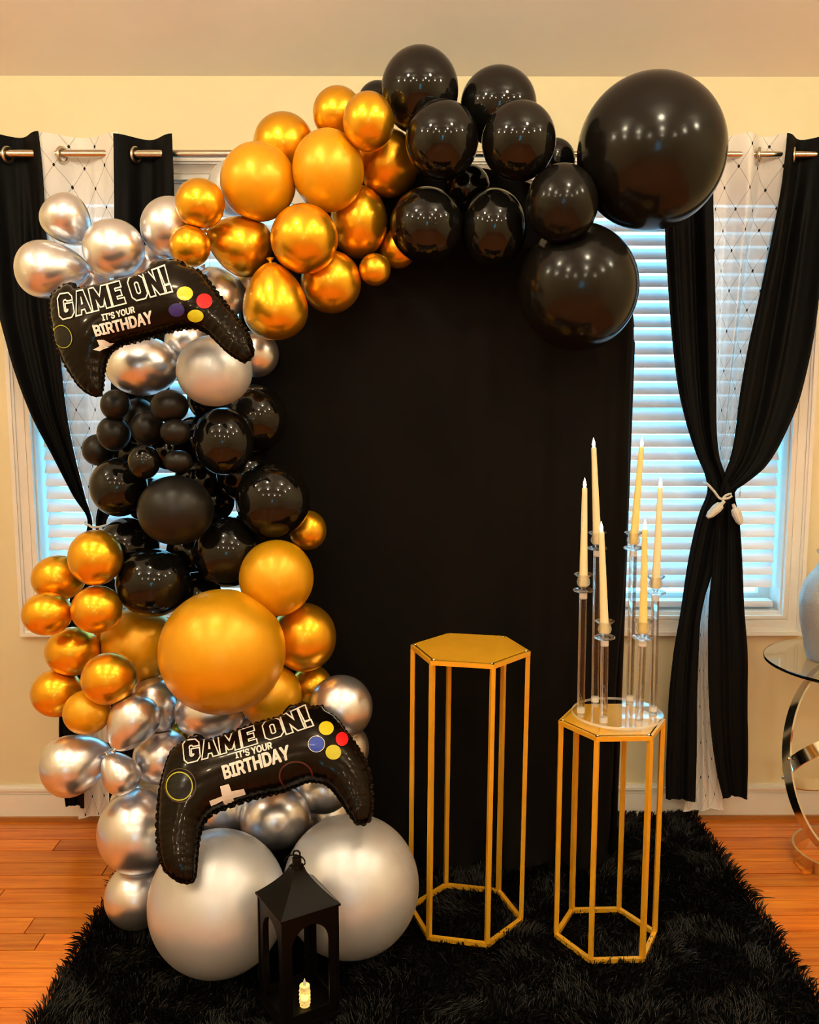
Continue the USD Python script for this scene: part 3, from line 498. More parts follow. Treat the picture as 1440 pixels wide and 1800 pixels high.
f1.outline_text('title_lettering', [(100, 462), (470, 368), (845, 272)], [(82, 300), (430, 228), (792, 108)], PRINT_WHITE)
f1.text('its_your_lettering', "IT'S YOUR", [(382, 472), (490, 446), (600, 415)], [(372, 430), (482, 405), (590, 374)], PRINT_WHITE)
f1.text('birthday_lettering', 'BIRTHDAY', [(336, 576), (530, 532), (722, 484)], [(312, 506), (510, 458), (706, 404)], PRINT_WHITE)
f1.disc('button', (930, 290), 54, 47, YEL, 'yellow printed button'); f1.disc('button', (1060, 340), 53, 50, RED, 'red printed button')
f1.disc('button', (875, 400), 53, 45, PUR, 'dark purple printed button'); f1.disc('button', (1001, 440), 54, 42, YGR, 'olive yellow printed button')
f1.disc('stick_disc', (116, 578), 54, 70, BLK, 'black left stick', rot=-20); f1.disc('stick_ring', (116, 578), 62, 79, OLV, 'olive ring of the left stick', rot=-20, inner=.93, lift=.0032)
f1.decal('cross_pad', tri2d(Polygon(f1.flat_on([(345, 600), (386, 597), (432, 621), (505, 606), (516, 625), (450, 640), (420, 650), (362, 674), (318, 664), (362, 640)])), .006), PRINT_WHITE, label='white cross pad')

# ---------------------------------------------------------------- hexagonal gold stands
def hex_stand(label, Rr, H, cx, cy, ang, lx, ly, z0=.012):
    T = Thing('plinth_stand', (cx, cy, z0), label, 'stand', 'gold hexagonal stands')
    an = np.radians(180-60*np.arange(6))+ang; w = .0125
    bot = [np.array([cx+Rr*.965*math.cos(a), cy+Rr*.965*math.sin(a), z0+w/2]) for a in an]
    top = [np.array([cx+lx+Rr*.965*math.cos(a), cy+ly+Rr*.965*math.sin(a), z0+H-w/2]) for a in an]
    for k in range(6):
        rad = np.array([math.cos(an[k]), math.sin(an[k]), 0]); 
        T.part('leg', bar(bot[k]+[0, 0, w*.4], top[k]-[0, 0, w*.4], w, w, up=rad), STANDM)
        T.part('base_rail', bar(bot[k], bot[(k+1) % 6], w, w), STANDM)
        T.part('top_rail', bar(top[k], top[(k+1) % 6], w, w, ext=.004), STANDM)
    c = np.array([cx+lx, cy+ly, 0])
    hx = lambda R2, z, sh: trimesh.Trimesh(*(lambda m: (m.vertices, m.faces))(trimesh.creation.extrude_polygon(Polygon([(c[0]+R2*math.cos(a), c[1]+R2*math.sin(a)) for a in an]), sh, engine='earcut').apply_translation([0, 0, z])))
    T.part('tabletop', cat_([hx(Rr*.955, z0+H-.006, .006), hx(Rr*.93, z0+H-.001, .0025)]), STANDM)
    for k in range(6):
        p = c+[Rr*.93*math.cos(an[k]), Rr*.93*math.sin(an[k]), z0+H]
        T.part('screw', lathe([(0, .0035), (.002, .003), (.0034, .001), (.0036, 0)], 12, p), CHROME, 40)
    return c+[0, 0, z0+H+.0016]
Z0 = .025
hex_stand('taller gold hexagonal open-frame stand with an empty top', .1744, .8354+.02-Z0, .1813, -.6982, -.2107, .0068, 0, Z0)
top2 = hex_stand('shorter gold hexagonal open-frame stand carrying the clear candelabra', .1496, .658+.02-Z0, .5818, -.8065, .0308, .0006, 0, Z0)

# ---------------------------------------------------------------- clear candelabra with six taper candles
zt = top2[2]; BT = .009
ctr = at_z(1085.5, 1253, zt+BT); CR = 78.5*depth(ctr)/F
T = Thing('candelabra', (ctr[0], ctr[1], zt), 'clear acrylic six-arm candelabra on a round base on the shorter stand', 'candelabra')
T.part('base_disc', lathe([(0, .004), (CR-.001, .004), (CR, .005), (CR, .004+BT-.001), (CR-.001, .004+BT), (0, .004+BT)], 72, (ctr[0], ctr[1], zt)), PLATE, 30)
T.part('bright_edge_ring', lathe([(CR, .005), (CR+.0008, .0055), (CR+.0008, .003+BT), (CR, .0035+BT)], 72, (ctr[0], ctr[1], zt)), FROST, 30)  # pale ring stands in for light caught by the clear disc edge
RB = [(1021, 1252), (1046, 1233), (1061, 1269), (1107, 1231), (1123, 1275), (1148, 1250)]
DISH = [(1025.5, 1039), (1050, 965), (1063, 1122), (1113.5, 965), (1130, 1122), (1152.5, 1043)]
WICK = [(1028, 857), (1044, 786), (1057.6, 934), (1128, 785), (1134, 930), (1161, 856)]
WAX = [usdkit.material(stage, f'/World/Looks/glowing_candle_wax_{i}', {'p': ('principled_bsdf', {'base_color': c, 'roughness': .42, 'subsurface_weight': .35, 'subsurface_radius': (1, .6, .3), 'subsurface_scale': .01, 'emission_color': (1, .62, .2), 'emission_strength': e*.35})}, surface='p.BSDF') for i, (c, e) in enumerate((((.86, .70, .42), .10), ((.86, .62, .22), .12)))]  # faint emission stands in for LED light inside the translucent candle
FLAME = emit('led_flame', (1, .80, .46), 2.2)
WICKM = M_('wick', (.25, .2, .12), .7)
names_ = ['taper candle leftmost on the clear candelabra, in front of the backdrop', 'tall taper candle at the back left of the candelabra, tip before the black backdrop', 'low taper candle at the front left of the candelabra', 'tall deep-yellow taper candle at the back right, leaning before the blind', 'low yellowish taper candle at the front right of the candelabra', 'pale taper candle rightmost on the candelabra before the window blind']
for k in range(6):
    b = at_z(*RB[k], zt+.004+BT); d = at(*DISH[k], b[1]); h = d[2]-b[2]; s = 1.0
    ax = np.array([0, 0, 1.]); x = (b[0]+d[0])/2; p0 = np.array([b[0], b[1], b[2]])
    ax = np.array([d[0]-b[0], 0, h]); ax /= np.linalg.norm(ax)
    rod = T.part('rod', lathe([(0, 0), (.0104, 0), (.0108, .0006), (.0108, h-.004), (.0103, h-.003), (0, h-.003)], 28, p0, ax), ACRYLIC, 30)
    T.part('lower_ferrule', lathe([(.0112, 0), (.0112, .014), (.0109, .0145), (.0109, 0)], 20, p0, ax), FROST, 30, under=rod)
    T.part('drip_dish', lathe([(0, -.0035), (.012, -.0035), (.020, -.003), (.0275, .0005), (.029, .0035), (.0265, .0062), (.018, .0035), (.009, .0045), (0, .0045)], 20, d, ax), ACRYLIC, False, under=rod)
    T.part('candle_cup', lathe([(0, .005), (.0065, .005), (.0075, .010), (.016, .0165), (.0192, .0255), (.0172, .034), (.0145, .0385), (.020, .0425), (.0262, .0475), (.0256, .0495), (.019, .0455), (.0128, .0395), (.0128, .0155), (0, .0148)], 36, d, ax), ACRYLIC, 40, under=rod)
    T.part('upper_ferrule', lathe([(.0085, -.022), (.0110, -.020), (.0110, -.004), (.0085, -.004)], 20, d, ax), FROST, 30, under=rod)
    T.part('foot_nub', lathe([(0, -.004), (.007, -.004), (.008, 0), (0, 0)], 16, [b[0], b[1], zt+.004], [0, 0, 1]), FROST, 30, under=rod)
    base = d+ax*.0156; tip = at(*WICK[k], b[1]); L = np.linalg.norm(tip-base); a2 = (tip-base)/L
    C2 = Thing('taper_candle', base, names_[k], 'candle', 'taper candles on the candelabra')
    C2.part('wax', lathe([(0, 0), (.0112, 0), (.0117, .001), (.0113, .03), (.0071, L-.003), (.0060, L-.0008), (0, L)], 32, base, a2), WAX[1 if k in (3, 4) else 0], 50)
    C2.part('flame_tip', lathe([(0, -.001), (.0032, -.0005), (.0046, .004), (.0050, .008), (.0040, .0145), (.0022, .021), (.0007, .0265), (0, .028)], 20, tip, a2*.8+np.array([0, 0, .2])), FLAME, True)

# ---------------------------------------------------------------- lantern with a crystal candle
lc = np.array([at(526, 1760, -1.165)[0], -1.165, 0]); S = .147; yaw = math.radians(31); z0 = .045; ZE = .352; ZA = .437
Rz = trimesh.transformations.rotation_matrix(yaw, [0, 0, 1]); Rz[:3, 3] = [lc[0], lc[1], 0]
def put(m): m.apply_transform(Rz); return m
T = Thing('lantern', (lc[0], lc[1], z0), 'black metal lantern with arched openings and flared roof on the rug', 'lantern')
T.part('base_plate', put(cat_([bx(-S/2-.004, S/2+.004, -S/2-.004, S/2+.004, z0+.014, z0+.022), bx(-S/2, S/2, -S/2, S/2, z0+.022, z0+.028)])), LANTERNM)
for sx in (-1, 1):
    for sy in (-1, 1): T.part('foot', put(lathe([(0, 0), (.008, 0), (.010, .006), (.007, .015), (0, .015)], 14, (sx*(S/2-.012), sy*(S/2-.012), z0))), LANTERNM, 40)
hH = ZE-z0-.028; ow = S*.335
arch_ = Polygon([(-ow, .022), (ow, .022), (ow, hH-.088)] + [(ow*math.cos(t), hH-.088+.056*math.sin(t)) for t in np.linspace(0, math.pi, 20)] + [(-ow, hH-.088)])
pan = Polygon([(-S/2, 0), (S/2, 0), (S/2, hH), (-S/2, hH)]).difference(arch_)
for k in range(4):
    m = trimesh.creation.extrude_polygon(pan, .004, engine='earcut'); m.apply_transform(np.array([[1, 0, 0, 0], [0, 0, -1, -S/2+.004], [0, 1, 0, z0+.028], [0, 0, 0, 1.]]))
    m.apply_transform(trimesh.transformations.rotation_matrix(k*math.pi/2, [0, 0, 1])); T.part('arched_side', put(m), LANTERNM)
for k in range(4):
    a = math.pi/4+k*math.pi/2; T.part('corner_post', put(bar((S/2*1.40*math.cos(a), S/2*1.40*math.sin(a), z0+.026), (S/2*1.40*math.cos(a), S/2*1.40*math.sin(a), ZE), .006, up=(1, 0, 0))), LANTERNM)
t = np.linspace(0, 1, 14); hw = .014+(S/2+.006-.014)*(1-t)**1.4; zz = ZE+(ZA-ZE)*t
for k in range(4):
    v, f = [], []
    for i in range(14): v += [(-hw[i], -hw[i], zz[i]), (hw[i], -hw[i], zz[i])]
    for i in range(14): v += [(-hw[i], -hw[i]+.003, zz[i]-.003), (hw[i], -hw[i]+.003, zz[i]-.003)]
    for i in range(13):
        f += [[2*i, 2*i+1, 2*i+3], [2*i, 2*i+3, 2*i+2], [28+2*i, 28+2*i+3, 28+2*i+1], [28+2*i, 28+2*i+2, 28+2*i+3]]
    f += [[0, 28, 29], [0, 29, 1]]
    m = trimesh.Trimesh(v, f, process=False); m.apply_transform(trimesh.transformations.rotation_matrix(k*math.pi/2, [0, 0, 1])); T.part('roof_panel', put(m), LANTERNM, 20)
T.part('eave_frame', put(cat_([bx(-S/2-.006, S/2+.006, sy*(S/2+.002)-.004, sy*(S/2+.002)+.004, ZE-.004, ZE+.001) for sy in (-1, 1)]+[bx(sx*(S/2+.002)-.004, sx*(S/2+.002)+.004, -S/2+.002, S/2-.002, ZE-.004, ZE+.001) for sx in (-1, 1)])), LANTERNM)
T.part('cap', lathe([(0, -.004), (.017, -.004), (.017, .001), (.0115, .003), (.0115, .020), (.0095, .0225), (0, .0225)], 24, (lc[0], lc[1], ZA)), LANTERNM, 40)
T.part('top_ring', torus(.0085, .0022, (lc[0], lc[1], ZA+.031), (.2, 1, 0)), LANTERNM, True)
hp = np.array([(lc[0]+.030*math.cos(a)*math.cos(-.5)-.006, lc[1]+.030*math.cos(a)*math.sin(-.5)+.012, ZA+.004+.018*math.sin(a)+.006*math.cos(a)) for a in np.linspace(-.35, math.pi+.1, 24)])
T.part('carry_loop', tube(hp, .0019, 8), LANTERNM, True)
cb = at(536, 1763, lc[1]-.012); cb[2] = z0+.0285; cr = .0133; ch_ = .062
T = Thing('crystal_candle', cb, 'small lit crystal-cut LED candle standing inside the black lantern', 'candle')
vz, vr = [], []
n_, m_ = 24, 26; zz = np.linspace(0, ch_-.008, m_); an = np.linspace(0, 2*np.pi, n_, endpoint=False)
v = np.array([[(cr-.0008+.0024*abs(math.sin(4*a+j*.62))*abs(math.sin(4*a-j*.62))*(1 if 2 < j < m_-6 else .25))*math.cos(a), (cr-.0008+.0024*abs(math.sin(4*a+j*.62))*abs(math.sin(4*a-j*.62))*(1 if 2 < j < m_-6 else .25))*math.sin(a), z] for j, z in enumerate(zz) for a in an])
idx = np.arange(n_*m_).reshape(m_, n_); nx_ = np.roll(idx, -1, 1); q = np.stack([idx[:-1], nx_[:-1], nx_[1:], idx[1:]], -1).reshape(-1, 4)
f = np.vstack([q[:, [0, 1, 2]], q[:, [0, 2, 3]]]); v = np.vstack([v, [[0, 0, 0], [0, 0, ch_-.009]]]); k1, k2 = n_*m_, n_*m_+1
f = np.vstack([f, [[k1, (j+1) % n_, j] for j in range(n_)], [[k2, (m_-1)*n_+j, (m_-1)*n_+(j+1) % n_] for j in range(n_)]])
CRYS = M_('led_crystal', (.95, .88, .70), .08, 0, transmission_weight=.6, ior=1.45, emission_color=(1, .70, .34), emission_strength=.03)  # faint emission stands in for core light spread through the crystal
T.part('cut_body', trimesh.Trimesh(v+cb, f, process=False), CRYS)
T.part('glowing_core', trimesh.creation.icosphere(2, .0075).apply_translation(cb+[0, 0, .022]), emit('led_core', (1, .62, .08), 2.3), True)
T.part('flame_tip', lathe([(0, 0), (.0035, .001), (.0042, .006), (.0026, .013), (.001, .018), (0, .020)], 14, cb+[0, 0, ch_-.009]), emit('led_tip', (1, .74, .42), .2), True)

# ---------------------------------------------------------------- chrome side table with a round glass top and a vase
tc = at(1511, 1165, -.33); GR = .300; tz = tc[2]
T = Thing('glass_side_table', (tc[0], tc[1], 0), 'round glass-topped side table with curved chrome bands at the right edge', 'table')
T.part('glass_top', lathe([(0, -.005), (GR-.002, -.005), (GR, -.003), (GR, .003), (GR-.002, .005), (0, .005)], 96, (tc[0], tc[1], tz)), TGLASS, 30)
def band(pts, nrm, w, th):                                      # a flat bar swept along a curve
    pts = np.asarray(pts); k = len(pts); t = np.gradient(pts, axis=0); t /= np.linalg.norm(t, axis=1)[:, None]; nrm = np.asarray(nrm, float)/np.linalg.norm(nrm)
    r = np.cross(t, nrm); r /= np.linalg.norm(r, axis=1)[:, None]
    v = np.stack([pts+nrm*w/2+r*th/2, pts-nrm*w/2+r*th/2, pts-nrm*w/2-r*th/2, pts+nrm*w/2-r*th/2], 1).reshape(-1, 3); f = []
    for i in range(k-1):
        for j in range(4):
            a, b = 4*i+j, 4*i+(j+1) % 4; f += [[a, b, b+4], [a, b+4, a+4]]
    f += [[0, 2, 1], [0, 3, 2], [4*k-4, 4*k-3, 4*k-2], [4*k-4, 4*k-2, 4*k-1]]
    m = trimesh.Trimesh(v, f, process=False); m.fix_normals(); return m
az = .365; RV = .335
an = np.linspace(0, 2*np.pi, 97)
ax1 = np.array([.92, .25, 0]); ax2 = np.array([0, .40, 1.0]); ax2 /= np.linalg.norm(ax2); c0 = np.array([tc[0]+.012, tc[1], az-.003])
T.part('tall_ring', band([c0+.272*np.cos(a)*ax1/np.linalg.norm(ax1)+RV*np.sin(a)*ax2 for a in an], np.cross(ax1, ax2), .042, .007), CHROME, 30)
ax3 = np.array([0, -.72, .69]); c1 = np.array([tc[0]+.012, tc[1], az])
T.part('inner_ring', band([c1+.266*np.cos(a)*ax1/np.linalg.norm(ax1)+.235*np.sin(a)*ax3 for a in an], np.cross(ax1, ax3), .042, .007), CHROME, 30)
T.part('floor_ring', band([np.array([tc[0], tc[1], .022])+.172*np.array([math.cos(a), math.sin(a), 0]) for a in an], (0, 0, 1), .042, .008), CHROME, 30)
for dz in (-.04, .04):
    p = c0+[-.266, -.072-.4*dz, dz]; T.part('bolt', lathe([(0, .008), (.004, .007), (.006, .002), (.006, 0)], 12, p, (-1, -.3, 0)), CHROME, 40)
for k in range(3):
    a = 2.4+k*2.09; T.part('glass_pad', lathe([(0, 0), (.014, 0), (.014, .010), (0, .010)], 16, (tc[0]+.11*math.cos(a), tc[1]+.11*math.sin(a), tz-.0155)), CHROME, 40)
T.part('top_support', cat_([bar((tc[0]+.11*math.cos(2.4+k*2.09), tc[1]+.11*math.sin(2.4+k*2.09), tz-.019), (tc[0]+.11*math.cos(2.4+(k+1)*2.09), tc[1]+.11*math.sin(2.4+(k+1)*2.09), tz-.019), .012, .007) for k in range(3)]), CHROME)
vc = at(1458, 1160, -.315); s = depth(vc)/F; vb = tz+.0055
VASE = M_noise('silver_speckled_vase', (.34, .32, .31), (.56, .52, .48), nscale=420, rough=.42, metal=.35, bump=.25, dist=.0008)
pv = [(0, 0), (36, 0), (38, 4), (46, 40), (54, 85), (55, 105), (50, 130), (41, 150), (31, 163), (26, 174), (25, 182), (28, 189), (31.5, 193), (30.5, 194.5), (26, 189), (22, 181), (22, 176), (0, 174)]
pf = spline([(a*s, b*s) for a, b in pv], 60); pf[0, 0] = pf[-1, 0] = 0
T = Thing('vase', (vc[0], vc[1], vb), 'tall silver speckled vase standing on the glass side table', 'vase')
T.part('vase_body', lathe(pf, 64, (vc[0], vc[1], vb)), VASE, 60)

# ---------------------------------------------------------------- black shag rug
rx0, rx1 = float(at_z(118, 1686, .02)[0]), float(at_z(1335, 1590, .02)[0]); ry0, ry1 = float(at_z(1160, 1423, .03)[1]), -1.56
RUG = M_('black_rug_backing', (.002, .0018, .0017), .9, specular_ior_level=.2)
PILE = usdkit.material(stage, '/World/Looks/black_shag_pile', {'h': ('principled_bsdf', {'base_color': (.0024, .0021, .0020), 'roughness': .40, 'specular_ior_level': .38})}, surface='h.BSDF')
T = Thing('shag_rug', ((rx0+rx1)/2, (ry0+ry1)/2, 0), 'large black shaggy rug under the whole balloon display', 'rug')
T.part('backing', bx(rx0+.012, rx1-.012, ry1+.012, ry0-.012, .001, .010), RUG)
rg = np.random.default_rng(11); NT = 62000
px_, py_ = rg.uniform(rx0, rx1, NT), rg.uniform(ry1, ry0, NT)
q = np.c_[px_, py_, np.zeros(NT)]
dirx = meshkit.fbm(q*9, 3, 5)-.5; diry = meshkit.fbm(q*9+40, 3, 6)-.5; cl = meshkit.noise(q*26, 8)
L = .024+.013*rg.random(NT)+.012*(meshkit.noise(q*14, 9)-.5)
ln = 1.15*np.c_[dirx, diry]*1.9+rg.normal(0, .24, (NT, 2))+np.c_[np.zeros(NT), np.full(NT, -.12)]
# towards the border the pile falls outwards
bd = np.minimum.reduce([px_-rx0, rx1-px_, py_-ry1, ry0-py_]); ew = np.clip(1-bd/.03, 0, 1)
out = np.c_[np.where(px_-rx0 < .03, -1., 0)+np.where(rx1-px_ < .03, 1., 0), np.where(py_-ry1 < .03, -1., 0)+np.where(ry0-py_ < .03, .3, 0)]
ln = ln+out*ew[:, None]*.6
ts = np.array([0, .4, .75, 1.0]); lean = ts**1.6
PT = np.zeros((NT, 4, 3)); PT[:, :, 0] = px_[:, None]+ln[:, :1]*L[:, None]*lean; PT[:, :, 1] = py_[:, None]+ln[:, 1:]*L[:, None]*lean
PT[:, :, 2] = .008+L[:, None]*ts*(1-.28*lean*np.minimum(1, np.linalg.norm(ln, axis=1))[:, None])
PT[:, :, 1] = np.minimum(PT[:, :, 1], -.022)
W = np.tile([.0030, .0034, .0026, .0006], NT)*np.repeat(rg.uniform(.7, 1.25, NT), 4)
cp = T.path+'/pile'; bc = UsdGeom.BasisCurves.Define(stage, cp)
bc.CreateTypeAttr('linear'); bc.CreateCurveVertexCountsAttr(Vt.IntArray.FromNumpy(np.full(NT, 4, np.int32)))
bc.CreatePointsAttr(Vt.Vec3fArray.FromNumpy((PT.reshape(-1, 3)-T.loc).astype(np.float32))); bc.CreateWidthsAttr(Vt.FloatArray.FromNumpy(W.astype(np.float32))); bc.SetWidthsInterpolation('vertex')
UsdShade.MaterialBindingAPI.Apply(bc.GetPrim()).Bind(PILE); tag(bc.GetPrim(), kind='stuff')

